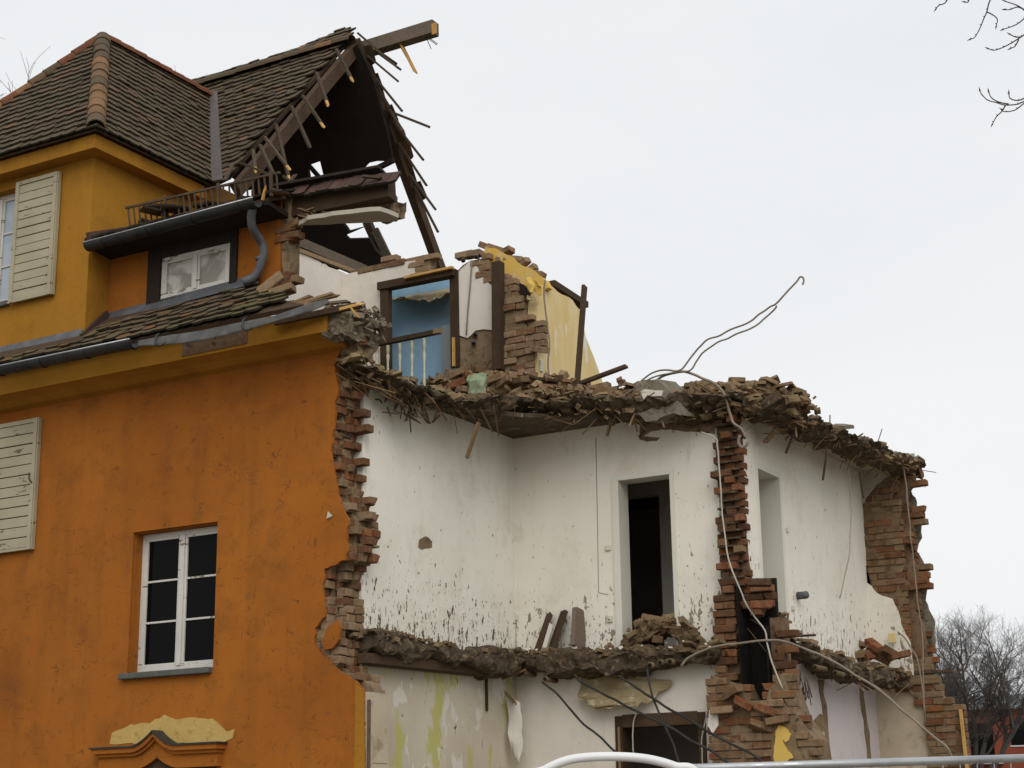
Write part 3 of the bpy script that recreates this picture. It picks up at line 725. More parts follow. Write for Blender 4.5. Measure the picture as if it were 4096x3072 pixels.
# ------------------------------------------------------------------ broken end of the partition: pillar, flue, brick foot
PIL = box('partition_stump', (XP0+.012, YB-.03, 4.30), (XP1-.004, YB+.26, 6.35), M['core'], HOUSE)
sk = rough_line([(XP1+.003, YB+.262, 6.3), (XP1+.003, YB-.03, 6.25), (XP1+.003, YB-.02, 5.6), (XP1+.003, YB-.045, 5.0), (XP1+.003, YB-.01, 4.5), (XP1+.003, YB+.05, 4.33), (XP1+.003, YB+.262, 4.25)], .06, .01, 5)
for p in sk: p.x = XP1+.003
prism('plaster_skin', [sk], (-.012, 0, 0), M['white_back'], HOUSE)
rnd = random.Random(17); k = int(4.3/COURSE)
while (k+1)*COURSE < 6.30:
    z = (k+.5)*COURSE; j = lambda a: rnd.uniform(-a, a); nose = rnd.random() < .45
    row = [(XP0+.055, 'half'), (XP0+.165, 'half'), (XP0+.265, 'half')] if k % 2 else [(XP0+.085, 'full'), (XP0+.255, 'half')]
    for n, (x, kd_) in enumerate(row):
        if rnd.random() < .16: continue
        out_ = rnd.uniform(.05, .16) if (nose and n == (k//2) % len(row)) else rnd.uniform(-.03, .05)
        brick((x+j(.012), YB-.03-out_, z+j(.004)), rnd.choice(['brickdark', 'brickdark', 'brickdark', 'brick'] if out_ < .06 else ['brick', 'brickred', 'brick', 'brickbuff']), PIL, kd_, (0 if kd_ == 'full' else math.pi/2)+j(.12), (j(.05), j(.05)), rnd, .94)  # recessed bricks painted dark for deep shade, protruding noses brighter as if lit
    k += 1
PJ = Geo(); kk = int(4.3/COURSE)
while (kk+1)*COURSE < 6.30:
    PJ.add(boxgeo(((XP0+XP1)/2+rnd.uniform(-.02, .01), YB-.05-rnd.uniform(0, .05), kk*COURSE), (XP1-XP0-rnd.uniform(.02, .1), .12, .02))); kk += 1
pj = PJ.build('mortar_joints', M['soildark'], PIL); pj['kind'] = 'stuff'
# flue: sooty shaft opened along its front
FX0, FX1, FZ0, FZ1 = PY(2966, 2600, YB-.1).x, PY(3072, 2600, YB-.1).x, PY(3000, 2815, YB-.1).z, PY(3000, 2360, YB-.1).z
FLU = prism('flue', [[(FX0, YB+.17, FZ0-.1), (FX1+.02, YB+.17, FZ0-.1), (FX1+.02, YB+.17, FZ1+.15), (FX0, YB+.17, FZ1+.15)]], (0, .05, 0), M['soot'], HOUSE)
FLU['label'] = 'soot-black chimney flue cut open lengthwise'
box('flue_side', (FX0-.012, YB-.14, FZ0-.1), (FX0, YB+.169, FZ1+.05), M['soot'], FLU); box('flue_side', (FX1, YB-.14, FZ0-.1), (FX1+.012, YB+.169, FZ1-.40), M['soot'], FLU)
LFT = [(2880, 2330), (2912, 2330), (2918, 2830), (2880, 2700)]
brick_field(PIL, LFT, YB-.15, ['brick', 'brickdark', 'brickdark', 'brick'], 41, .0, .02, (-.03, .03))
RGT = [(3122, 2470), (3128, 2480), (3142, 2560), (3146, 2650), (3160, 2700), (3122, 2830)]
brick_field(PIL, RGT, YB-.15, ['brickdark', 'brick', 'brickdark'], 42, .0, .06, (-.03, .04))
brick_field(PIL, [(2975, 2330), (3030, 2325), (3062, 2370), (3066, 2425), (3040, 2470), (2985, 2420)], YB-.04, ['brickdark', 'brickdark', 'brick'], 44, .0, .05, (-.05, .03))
box('pillar_core', (XP0-.02, YB-.06, 2.6), (FX0-.014, YB+.2, 4.3), M['core'], HOUSE); box('pillar_core', (FX1+.014, YB-.04, 2.6), (FX1+.14, YB+.2, 3.9), M['core'], HOUSE)
FOOT = [(2842, 2700), (2960, 2740), (2985, 2790), (3060, 2840), (3075, 2760), (3130, 2690), (3165, 2790), (3190, 2860), (3240, 2930), (3258, 2960), (3262, 3110), (2850, 3110), (2846, 2840)]
fb = [PY(x, y, YB-.262) for x, y in FOOT]
FT = prism('partition_foot', [fb], (0, .4, 0), M['mortar'], HOUSE); FT['label'] = 'stepped stump of brickwork under the open flue'
brick_field(FT, FOOT, YB-.28, ['brickbuff', 'brickpale', 'brickbuff', 'brick'], 43, .03, .08, (-.02, .03))
yp = rough_line([PY(x, y, YB-.315) for x, y in ((3094, 3110), (3096, 2975), (3104, 2925), (3112, 2903), (3128, 2906), (3150, 2918), (3163, 2938), (3155, 2962), (3140, 2968), (3132, 2958), (3140, 2990), (3166, 3012), (3172, 3030), (3150, 3040), (3140, 3075), (3142, 3110))], .03, .008, 2, True)
for p in yp: p.y = YB-.315
prism('plaster_remnant', [[PY(a, b, YB-.300) for a, b in ((3082, 3110), (3086, 2960), (3092, 2900), (3120, 2885), (3165, 2892), (3178, 2930), (3186, 2985), (3215, 3040), (3222, 3110))]], (0, .02, 0), M['dust'], HOUSE)
prism('yellow_plaster_patch', [yp], (0, .04, 0), M['yellow2'], HOUSE)
wp = [PY(x, y, YB-.315) for x, y in ((2838, 2838), (2868, 2848), (2872, 2900), (2850, 2935), (2830, 2900))]
prism('plaster_remnant', [wp], (0, .03, 0), M['white_clean'], HOUSE)
rnd = random.Random(23)
for px, py, rz, tx, ty, mm in ((2968, 2810, .3, .1, .55, 'brickred'), (3060, 2838, -.5, .3, -.3, 'brickred'), (3040, 2905, .6, .2, -.35, 'brickbuff'), (2890, 2840, .1, 0, .05, 'brickpale'),
                               (2930, 2770, -.4, .2, -.35, 'brickbuff'), (3050, 2420, .2, 0, -.05, 'brickred'), (3036, 2330, .2, 0, .05, 'brickdark'), (3110, 2880, .2, 0, .15, 'brickbuff')):
    brick(PY(px, py, YB-.33), mm, FT, 'full', rz, (tx, ty), rnd)

# ------------------------------------------------------------------ rubble
def rubble_strip(name, path, width, height, parent, mat, seed=0, amp=.07, side=Vector((0, 0, 0)), n=90, ring=36, ov=0., away=(0, 0, 0)):
    """lumpy broken floor edge swept along a path (centre line), squarish section"""
    pts = smooth_path(path, max(2, n//max(1, len(path)-1))); verts, faces = [], []
    for i, p in enumerate(pts):
        d = (pts[min(i+1, len(pts)-1)]-pts[max(i-1, 0)]).normalized(); s = d.cross(Vector((0, 0, 1))).normalized()
        wv = width*(.85+.7*noise.noise(p*1.9+Vector((seed, 0, 0)))); hv = height*(.85+.95*noise.noise(p*1.5+Vector((0, seed+9, 0)))+.4*noise.noise(p*5))
        for k in range(ring):
            a = 2*math.pi*k/ring; c, sn = math.cos(a), math.sin(a)
            e = lambda t: math.copysign(abs(t)**.55, t)
            q = p+s*(e(c)*wv/2)+Vector((0, 0, e(sn)*hv/2))
            q = q+Vector(away)*(ov*(e(sn)+.6)/1.6)
            q2 = Vector((q.x, q.y, q.z*2.6)); nv_ = noise.noise_vector(q2*4+Vector((seed, 0, 0)))*amp+noise.noise_vector(q2*10)*amp*.55+noise.noise_vector(q2*23)*amp*.25
            verts.append(q+nv_)
    m = len(pts)
    for i in range(m-1):
        for k in range(ring): faces.append((i*ring+k, i*ring+(k+1) % ring, (i+1)*ring+(k+1) % ring, (i+1)*ring+k))
    faces.append(tuple(reversed(range(ring)))); faces.append(tuple(range((m-1)*ring, m*ring)))
    o = mk(name, verts, faces, mat, parent); o['kind'] = 'stuff'; return o
def chunkgeo(c, s, rnd):
    """irregular broken lump, 8 corners shaken"""
    mx = Matrix.Rotation(rnd.uniform(0, 6.3), 3, 'Z') @ Matrix.Rotation(rnd.uniform(-.7, .7), 3, 'X') @ Matrix.Rotation(rnd.uniform(-.7, .7), 3, 'Y')
    v, f = boxgeo((0, 0, 0), (s*rnd.uniform(.7, 1.4), s*rnd.uniform(.5, 1.), s*rnd.uniform(.3, .7)))
    v = [mx @ (p*rnd.uniform(.72, 1.1)+Vector((rnd.uniform(-.1, .1)*s, rnd.uniform(-.1, .1)*s, 0)))+Vector(c) for p in v]
    return v, f
def scatter(name, path, n, wid, zlo, zhi, smin, smax, mat, parent, seed):
    rnd = random.Random(seed); G = Geo(); P = smooth_path(path, 12)
    for _ in range(n):
        p = P[rnd.randrange(len(P))]+Vector((rnd.uniform(-wid, wid), rnd.uniform(-wid, wid), rnd.uniform(zlo, zhi)))
        G.add(chunkgeo(p, smin*(smax/smin)**rnd.random(), rnd))
    o = G.build(name, mat, parent); o['kind'] = 'stuff'; return o
def slabs(name, path, n, wid, zlo, zhi, smin, smax, mat, parent, seed):
    """flat broken pieces lying more or less level"""
    rnd = random.Random(seed); G = Geo(); P = smooth_path(path, 12)
    for _ in range(n):
        p = P[rnd.randrange(len(P))]+Vector((rnd.uniform(-wid, wid), rnd.uniform(-wid, wid), rnd.uniform(zlo, zhi)))
        s_ = smin*(smax/smin)**rnd.random(); k = rnd.randint(5, 7); a0 = rnd.uniform(0, 6.3); t = rnd.uniform(.02, .05)
        mx = Matrix.Rotation(rnd.gauss(0, .22), 3, 'X') @ Matrix.Rotation(rnd.gauss(0, .22), 3, 'Y')
        ring = [Vector((math.cos(a0+6.283*i/k)*s_*.5*rnd.uniform(.6, 1.1), math.sin(a0+6.283*i/k)*s_*.5*rnd.uniform(.5, 1.), 0)) for i in range(k)]
        v = [p+mx @ q for q in ring]+[p+mx @ (q*.93+Vector((0, 0, t))) for q in ring]
        f = [tuple(range(k))[::-1], tuple(range(k, 2*k))]+[(i, (i+1) % k, k+(i+1) % k, k+i) for i in range(k)]
        G.add((v, f))
    o = G.build(name, mat, parent); o['kind'] = 'stuff'; return o
def sticks(name, path, n, wid, zlo, zhi, lmin, lmax, mat, parent, seed, droop=.6, dirn=None, th=.012):
    rnd = random.Random(seed); G = Geo(); P = smooth_path(path, 12)
    for _ in range(n):
        p = P[rnd.randrange(len(P))]+Vector((rnd.uniform(-wid, wid), rnd.uniform(-wid, wid), rnd.uniform(zlo, zhi)))
        L = rnd.uniform(lmin, lmax)
        d = Vector((rnd.uniform(-1, 1), rnd.uniform(-1, 1), rnd.uniform(-1, .4)*droop))
        if dirn: d = d*.6+Vector(dirn)
        d.normalize()
        G.add(bargeo(p-d*L*.4, p+d*L*.6, rnd.uniform(th*.5, th*1.8), rnd.uniform(th*.4, th), jag=.015, rnd=rnd))
    o = G.build(name, mat, parent); o['kind'] = 'stuff'; return o
scatter('mortar_chunks', [Vector((CX, -.3, 6.75)), Vector((CX+.14, 0, 6.82)), Vector((CX+.2, .28, 6.85))], 60, .10, -.16, .16, .05, .14, M['stump'], HOUSE, 301)
def on_y(pts, y): return [PY(a, b, y) for a, b in pts]
# A: torn attic floor along the left cross wall
A_ = [PX(1415, 1475, XL+.14), PX(1560, 1550, XL+.20), PX(1700, 1597, XL+.27), PX(1860, 1625, XL+.42), PX(2000, 1640, XL+.60)]
rubble_strip('attic_floor_edge', A_, .28, .15, HOUSE, M['soildark'], 1, .075, n=170, ov=.16, away=(1, 0, 0))
sticks('splinters', A_, 90, .16, -.14, .12, .10, .5, M['plank'], HOUSE, 2, .9, (0, .9, -.1))
sticks('splinters', A_[1:3], 45, .09, -.26, 0, .1, .34, M['lath'], HOUSE, 4, 1.6, None, .016)
scatter('floor_fill_chunks', A_, 110, .17, -.06, .15, .03, .11, M['dust'], HOUSE, 3)
slabs('plaster_slabs', A_, 50, .16, .02, .12, .08, .22, M['dust'], HOUSE, 203); slabs('sand_fill', A_, 60, .14, .05, .10, .10, .22, M['sand'], HOUSE, 204)
# B: along the back wall, with the heap on top
B_ = [PY(a, b, y) for a, b, y in ((2000, 1640, YB-.50), (2150, 1632, YB-.58), (2300, 1630, YB-.56), (2450, 1640, YB-.42), (2600, 1645, YB-.30), (2750, 1640, YB-.2), (2900, 1625, YB-.14), (3000, 1610, YB-.12))]
rubble_strip('attic_floor_edge', B_, .38, .20, HOUSE, M['soildark'], 5, .085, n=240, ov=.20, away=(0, -1, 0))
scatter('floor_fill_chunks', B_, 300, .20, -.12, .20, .03, .13, M['dust'], HOUSE, 6)
scatter('brick_chips', B_, 80, .20, .02, .22, .05, .14, M['brickbuff'], HOUSE, 8)
sticks('splinters', B_, 110, .2, -.14, .18, .12, .5, M['plank'], HOUSE, 7, .7)
slabs('plaster_slabs', B_, 130, .2, -.04, .14, .08, .26, M['dust'], HOUSE, 205); slabs('board_pieces', B_, 50, .2, -.05, .12, .12, .34, M['plank'], HOUSE, 206); slabs('plaster_slabs', B_[3:], 60, .2, .02, .14, .08, .28, M['brickpale'], HOUSE, 207)
for i in range(9):
    q = smooth_path(B_, 4)[2+i*3]; bar('joist_end', q+Vector((0, .35, -.02)), q+Vector((rnd.uniform(-.05, .05), -.14-.08*rnd.random(), rnd.uniform(-.03, .02))), .10, .15, M['beam'], HOUSE, jag=.03)
B2 = on_y([(1760, 1545), (1900, 1560), (2050, 1555), (2200, 1565), (2350, 1580), (2470, 1600)], YB+.05)
rubble_strip('attic_rubble', B2, .7, .24, HOUSE, M['dust'], 8, .10, n=120)
scatter('brick_chips', B2, 120, .3, -.05, .16, .05, .16, M['brickpale'], HOUSE, 9)
scatter('brick_chips', B2, 90, .3, -.05, .17, .05, .16, M['brickbuff'], HOUSE, 19)
B3 = on_y([(2480, 1600), (2650, 1600), (2800, 1595), (2950, 1590), (3080, 1600), (3180, 1625)], YB+.15)
rubble_strip('attic_rubble', B3, .6, .22, HOUSE, M['dust'], 10, .08, n=120)
slabs('plaster_slabs', B3, 120, .26, .0, .13, .10, .34, M['dust'], HOUSE, 211); slabs('render_slabs', B3, 50, .26, .03, .13, .12, .36, M['brickpale'], HOUSE, 212)
scatter('brick_chips', B3, 150, .28, -.06, .10, .05, .17, M['dust'], HOUSE, 11)
# C: right room ceiling edge
XC = XP1+.42
C_ = [PX(3020, 1640, XC-.2), PX(3150, 1690, XC), PX(3270, 1740, XC), PX(3400, 1800, XC), PX(3520, 1850, XC), PX(3640, 1890, XC)]
C_ = [PX(3010, 1625, XP1+.2), PX(3120, 1675, XP1+.35), PX(3230, 1722, XP1+.42), PX(3350, 1772, XP1+.45), PX(3470, 1820, XP1+.5), PX(3570, 1860, XP1+.55), PX(3640, 1885, XP1+.60)]
rubble_strip('attic_floor_edge', C_, .34, .15, HOUSE, M['soildark'], 12, .08, n=200, ov=.15, away=(1, -.2, 0))
scatter('floor_fill_chunks', C_, 170, .2, -.04, .11, .04, .15, M['dust'], HOUSE, 13)
slabs('plaster_slabs', C_, 110, .18, -.02, .12, .08, .28, M['dust'], HOUSE, 208); slabs('board_pieces', C_, 60, .18, -.06, .10, .12, .36, M['plank'], HOUSE, 209); slabs('render_slabs', C_, 40, .18, .03, .12, .12, .34, M['cement'], HOUSE, 210)
sticks('splinters', C_, 110, .2, -.12, .10, .12, .45, M['plank'], HOUSE, 14, .9)
#lump('cement_lump', PX(3560, 1905, XP1+.7)-Vector((.3, .4, .05)), PX(3560, 1905, XP1+.7)+Vector((.35, .5, .22)), M['cement'], HOUSE, .07, 5, 3)
cl = [PZ(x, y, ZC1-.06) for x, y in ((2985, 1668), (3060, 1668), (3150, 1700), (3240, 1765), (3330, 1800), (3440, 1855), (3560, 1888), (3600, 1930), (3440, 2010))]
wallc = [(XP1+.002, cl[0].y, ZC1-.06), (XP1+.002, YF, ZC1-.06)]
edgec = [PX(x, y, XP1+.36) for x, y in ((3060, 1668), (3200, 1745), (3340, 1808), (3480, 1866), (3590, 1900))]
rl = rough_line([(XP1+.10, YB-.1, 0), (XP1+.42, YB+.4, 0), (XP1+.30, YB+1.2, 0), (XP1+.45, YB+2.2, 0), (XP1+.42, YB+3., 0), (XP1+.7, YF, 0)], .08, .02, 7)
prism('ceiling_remnant', [[(XP1+.002, YF, ZC1-.06), (XP1+.002, YB-.1, ZC1-.06)]+[(p.x, p.y, ZC1-.06) for p in rl]], (0, 0, .05), M['ceiling'], HOUSE)
# left room: stubs of ceiling lathing, underside shadow painted into the dark tone
rl = rough_line([(XL+.22, .5, 0), (XL+.24, 1.2, 0), (XL+.34, 2., 0), (XL+.55, 2.55, 0), (XL+.95, YB-.62, 0), (.9, YB-.62, 0), (1.35, YB-.45, 0), (1.9, YB-.25, 0), (2.3, YB-.12, 0)], .08, .03, 9)
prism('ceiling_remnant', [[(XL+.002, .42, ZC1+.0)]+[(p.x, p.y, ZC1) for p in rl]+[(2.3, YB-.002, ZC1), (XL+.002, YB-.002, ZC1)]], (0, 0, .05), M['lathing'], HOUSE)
# D, E, F: first floor edges
D_ = [PX(1470, 2565, XL+.11), PX(1600, 2592, XL+.12), PX(1750, 2618, XL+.12), PX(1900, 2640, XL+.13), PX(2040, 2655, XL+.14)]
rubble_strip('first_floor_edge', D_, .28, .25, HOUSE, M['soildark'], 15, .05, n=180)
scatter('floor_fill_chunks', D_, 60, .12, -.02, .13, .03, .09, M['soil'], HOUSE, 16); slabs('sand_fill', D_, 90, .11, .02, .11, .06, .18, M['soil'], HOUSE, 213)
for q, (a, b) in enumerate(((1480, 2670), (1700, 2690))):
    pass
bar('floor_joist', PX(1450, 2632, XL+.1), PX(1990, 2688, XL+.1), .12, .10, M['beam'], HOUSE)
bar('ceiling_lath', PX(1455, 2652, XL+.03), PX(1990, 2706, XL+.03), .03, .05, M['beam_grey'], HOUSE)
E_ = on_y([(2010, 2655), (2150, 2655), (2300, 2655), (2450, 2650), (2600, 2640), (2750, 2630), (2880, 2620)], YB-.15)
rubble_strip('first_floor_edge', E_, .36, .24, HOUSE, M['soildark'], 17, .06, n=220)
scatter('floor_fill_chunks', E_, 130, .18, .0, .14, .03, .10, M['soil'], HOUSE, 18); slabs('sand_fill', E_, 160, .16, .03, .12, .06, .20, M['soil'], HOUSE, 214)
scatter('plaster_crumbs', E_, 60, .18, .08, .17, .015, .05, M['white_clean'], HOUSE, 20)
HP = on_y([(2500, 2610), (2580, 2560), (2660, 2520), (2740, 2540), (2830, 2600)], YB+.02)
rubble_strip('doorway_heap', HP, .5, .26, HOUSE, M['soil'], 21, .07, n=50)
scatter('floor_fill_chunks', HP, 130, .2, -.02, .16, .03, .12, M['dust'], HOUSE, 22)
rnd = random.Random(77); G = Geo()
reed = on_y([(2020, 2690), (2090, 2690), (2180, 2715), (2225, 2685), (2262, 2680), (2330, 2670), (2395, 2668), (2420, 2664), (2600, 2660), (2640, 2648), (2680, 2645), (3260, 2668), (3340, 2690)], YB-.33)
for p in reed:     # clay pipes laid in the floor, black end plugs painting the shaded bores
    q = p+Vector((rnd.uniform(-.03, .03), .30, 0)); r = rnd.uniform(.026, .034); t0 = tube('floor_pipe', [p, q], r, M['soil'], HOUSE, 10)
    tube('bore_shade_plug', [p-Vector((0, .003, 0)), p+Vector((0, .05, 0))], r*.72, M['soot'], t0, 10)
F_ = [PX(3060, 2475, XP1+.05), PX(3140, 2570, XP1+.14), PX(3260, 2640, XP1+.2), PX(3400, 2690, XP1+.25), PX(3540, 2715, XP1+.3), PX(3680, 2730, XP1+.45)]
rubble_strip('first_floor_edge', F_, .34, .24, HOUSE, M['soildark'], 23, .065, n=180)
scatter('floor_fill_chunks', F_, 110, .17, .0, .14, .03, .11, M['dust'], HOUSE, 24); slabs('plaster_slabs', F_, 110, .15, .03, .12, .06, .22, M['dust'], HOUSE, 215)
sticks('splinters', F_, 45, .15, -.2, .1, .1, .45, M['plank'], HOUSE, 26, 1.4)
sticks('splinters', on_y([(3180, 2700), (3230, 2720)], YB+.6), 14, .05, -.25, 0, .15, .3, M['lath'], HOUSE, 27, 1, (0, 0, -2))
# hanging laths and torn wallpaper
for px0, py0, px1, py1, y, w_, mt in ((1915, 1690, 1868, 1830, 1.6, .055, 'plank'), (2470, 1600, 2428, 1740, YB-.4, .05, 'plank'), (1945, 2690, 1948, 2842, 2.8, .03, 'lath'), (3160, 1650, 3060, 1770, YB+.4, .10, 'plank'),
                                      (3190, 1690, 3145, 1810, YB+.5, .025, 'lath'), (3308, 1800, 3292, 1918, YB+1.2, .022, 'rust'), (3440, 1890, 3455, 1990, YB+2.6, .05, 'lath'), (2010, 2715, 2100, 2680, YB-.35, .03, 'plank')):
    bar('hanging_lath', PY(px0, py0, y), PY(px1, py1, y), w_, .022, M[mt], HOUSE, jag=.012)
def sheet(name, rows, mat, parent=HOUSE, amp=.02, thick=.005, jag=.09, seed=1):
    """hanging torn paper or sheet: rows of points, refined, curled, ragged along its last row"""
    rr = random.Random(seed); R = [smooth_path(r, 5) for r in rows]; n = len(R[0])
    cols = [smooth_path([r[k] for r in R], 4) for k in range(n)]; m = len(cols[0]); verts, faces = [], []
    for k, c in enumerate(cols):
        cut = jag*(.5+.5*noise.noise(Vector((k*.23, seed, 0))))+jag*.35*rr.random()**3
        for i, p in enumerate(c):
            t = i/(m-1); q = p+Vector((0, 0, cut*t*t))
            verts.append(q+noise.noise_vector(q*5)*amp*1.6*t+noise.noise_vector(q*14)*amp*.6)
    for k in range(n-1):
        for i in range(m-1): faces.append((k*m+i, (k+1)*m+i, (k+1)*m+i+1, k*m+i+1))
    o = mk(name, verts, faces, mat, parent, True)
    md = o.modifiers.new('t', 'SOLIDIFY'); md.thickness = thick
    return o
rw = random.Random(12)
op = [(2322, 2714), (2370, 2706), (2420, 2705), (2490, 2698), (2560, 2700), (2630, 2712), (2692, 2722), (2672, 2752), (2640, 2764), (2625, 2776), (2606, 2800), (2590, 2812), (2566, 2800), (2545, 2830), (2500, 2820), (2470, 2826), (2440, 2835), (2395, 2832), (2352, 2826), (2340, 2795), (2330, 2802), (2312, 2788), (2318, 2750)]
mid_ = [(2380, 2770), (2450, 2765), (2530, 2775), (2600, 2750)]
pv = [PY(a, b, YB-.03-max(0, b-2715)*.0013+rw.uniform(-.035, .035)) for a, b in op+mid_]
fl_t = tessellate_polygon([[Vector((p.x, 0, p.z)) for p in pv[:len(op)]]])
bm = bmesh.new(); vs = [bm.verts.new(p) for p in pv[:len(op)]]
for t in fl_t:
    try: bm.faces.new([vs[q] for q in t])
    except ValueError: pass
bmesh.ops.subdivide_edges(bm, edges=bm.edges[:], cuts=3, use_grid_fill=True, smooth=.3)
for v in bm.verts: v.co += noise.noise_vector(v.co*7)*.03+noise.noise_vector(v.co*19)*.012
me = bpy.data.meshes.new('torn_wallpaper'); bm.to_mesh(me); bm.free(); me.materials.append(M['wall_paper'])
o = link(bpy.data.objects.new('torn_wallpaper', me), HOUSE); o.modifiers.new('t', 'SOLIDIFY').thickness = .004
sheet('torn_wallpaper', [[PX(2025+18*i, 2780+10*i, XL+.05+.04*i) for i in range(4)], [PX(2035+18*i, 2880, XL+.06+.05*i) for i in range(4)], [PX(2030+20*i, 2960+10*i, XL+.08+.05*i) for i in range(4)], [PX(2050+9*i, 3035+12*i, XL+.10+.04*i) for i in range(4)]], M['paperwhite'])
sheet('torn_wallpaper', [[PX(2015+14*i, 2760+10*i, XL+.04+.06*i) for i in range(4)], [PX(2030+12*i, 2790+8*i, XL+.06+.05*i) for i in range(4)], [PX(2052+5*i, 2815+8*i, XL+.08+.04*i) for i in range(4)]], M['wall_paper'])
for (pa, pb) in (((3280, 2720), (3318, 3060)), ((3440, 2740), (3480, 3060))):
    rb = random.Random(pa[0]); y_ = YB+1.6 if pa[0] < 3400 else YB+3.0
    L_ = [PX(pa[0]+(pb[0]-pa[0])*t+rb.uniform(-5, 2), pa[1]+(pb[1]-pa[1])*t, XP1+.012) for t in (0, .15, .3, .45, .6, .75, .9, 1)]
    R_ = [PX(pa[0]+(pb[0]-pa[0])*t+rb.uniform(8, 18), pa[1]+(pb[1]-pa[1])*t, XP1+.012) for t in (0, .15, .3, .45, .6, .75, .9, 1)]
    prism('wall_chase', [L_+R_[::-1]], (-.01, 0, 0), M['mortar'], HOUSE)
ptc = [PX(x, y, XP1+.02) for x, y in ((3262, 2880), (3285, 2855), (3300, 2870), (3304, 2910), (3290, 2935), (3268, 2920))]
prism('plaster_remnant', [ptc], (-.015, 0, 0), M['dust'], HOUSE)
# patch of bare earth mortar where plaster fell off the left wall
for pts, x in (((1676, 2160), (1690, 2150), (1704, 2145), (1715, 2152), (1728, 2165), (1730, 2190), (1712, 2193), (1690, 2198), (1673, 2190)), XL+.004),:
    prism('fallen_plaster_patch', [rough_line([PX(a, b, x) for a, b in pts], .03, .004, 1, True)], (-.003, 0, 0), M['mortar'], HOUSE)
for pts, y in ((((2560, 1755), (2600, 1725), (2680, 1716), (2730, 1724), (2860, 1735), (2868, 1690), (2560, 1690)), YB-.006), (((2552, 1740), (2640, 1752), (2625, 1762), (2590, 1765), (2560, 1758)), YB-.004)):
    q = rough_line([PY(a, b, y) for a, b in pts], .05, .006, 1, True)
    for p in q: p.y = y
    prism('fallen_plaster_patch', [q], (0, .004, 0), M['mortar'], HOUSE)
# electrics and pipes on the walls
def plate(px, py, y, w_=.075, h_=.075, x=None, nm='wall_socket', mt='plastic'):
    if x is None:
        p = PY(px, py, y); o = box(nm, (p.x-w_/2, y-.022, p.z-h_/2), (p.x+w_/2, y-.001, p.z+h_/2), M[mt], HOUSE, .006)
        if nm == 'wall_socket': tube('socket_well', [(p.x, y-.0245, p.z), (p.x, y-.012, p.z)], .021, M['shade'], o, 14)
    else:
        p = PX(px, py, x); o = box(nm, (x+.001, p.y-w_/2, p.z-h_/2), (x+.022, p.y+w_/2, p.z+h_/2), M[mt], HOUSE, .006)
    return o
plate(2441, 2476, YB); plate(2434, 2192, YB, .07, .06, None, 'light_switch'); plate(2066, 2470, YB, .05, .07, None, 'junction_box')
plate(3170, 2432, 0, .06, .06, XP1, 'light_switch'); plate(3148, 2120, 0, .05, .06, XP1, 'light_switch')
tube('conduit', [PY(2863, 1705, YB-.03), PY(2880, 2150, YB-.03), PY(2872+24, 2520, YB-.03)], .011, M['doorwhite'], HOUSE, 8)
tube('wire_chase', [PY(2383, 1750, YB-.004), PY(2390, 2100, YB-.004), PY(2394, 2370, YB-.004), PY(2432, 2378, YB-.004)], .003, M['mortar'], HOUSE, 5)
tube('wire', [PY(2062, 2495, YB-.012), PY(2064, 2560, YB-.012), PY(2068, 2618, YB-.014)], .006, M['cablew'], HOUSE, 6)
tube('stove_pipe', [PX(3185, 2384, XP1-.02), PX(3185, 2384, XP1)+Vector((.13, -.02, .0))], .045, M['zinc'], HOUSE, 16)
tube('wall_bracket', [PX(3175, 2545, XP1), PX(3175, 2545, XP1)+Vector((.28, -.05, -.01))], .014, M['rust'], HOUSE, 6)
box('steel_beam', PY(3640, 2690, YF+.05)-Vector((0, .06, .03)), PY(3815, 2690, YF+.05)+Vector((0, .06, .035)), M['rust'], HOUSE)
bar('upright_board', PY(3842, 2838, YF-.1), PY(3872, 3110, YF-.1), .055, .03, M['fresh'], HOUSE)

# ------------------------------------------------------------------ attic storey
YA = YB
def poly_y(name, pts, y, thick, mat, parent=HOUSE, holes=(), rough=.0, seed=0):
    o_ = [PY(a, b, y) for a, b in pts]
    if rough:
        o_ = rough_line(o_, .07, rough, seed, True)
        for p in o_: p.y = y
    hs = [[PY(a, b, y) for a, b in h] for h in holes]
    return prism(name, [o_]+hs, (0, thick, 0), mat, parent)
XAL = PY(1378, 1200, YA).x
# left white wall of the attic (runs back), under a long timber
lw_ = [PX(a, b, XAL) for a, b in ((1140, 960), (1180, 985), (1260, 1040), (1330, 1072), (1385, 1095))]
lw_ = rough_line(lw_, .07, .012, 3)
for p in lw_: p.x = XAL
prism('attic_wall', [[(XAL, lw_[0].y, Z2-.1)]+[tuple(p) for p in lw_]+[(XAL, YA, lw_[-1].z), (XAL, YA, Z2-.1)]], (-.12, 0, 0), M['white_clean'], HOUSE)
bar('wall_plate', PX(1130, 950, XAL-.06), PX(1450, 1085, XAL-.06), .16, .13, M['beam_grey'], HOUSE)
bar('wall_plate', PX(1150, 985, XAL-.0), PX(1430, 1092, XAL-.0), .05, .05, M['plank'], HOUSE)
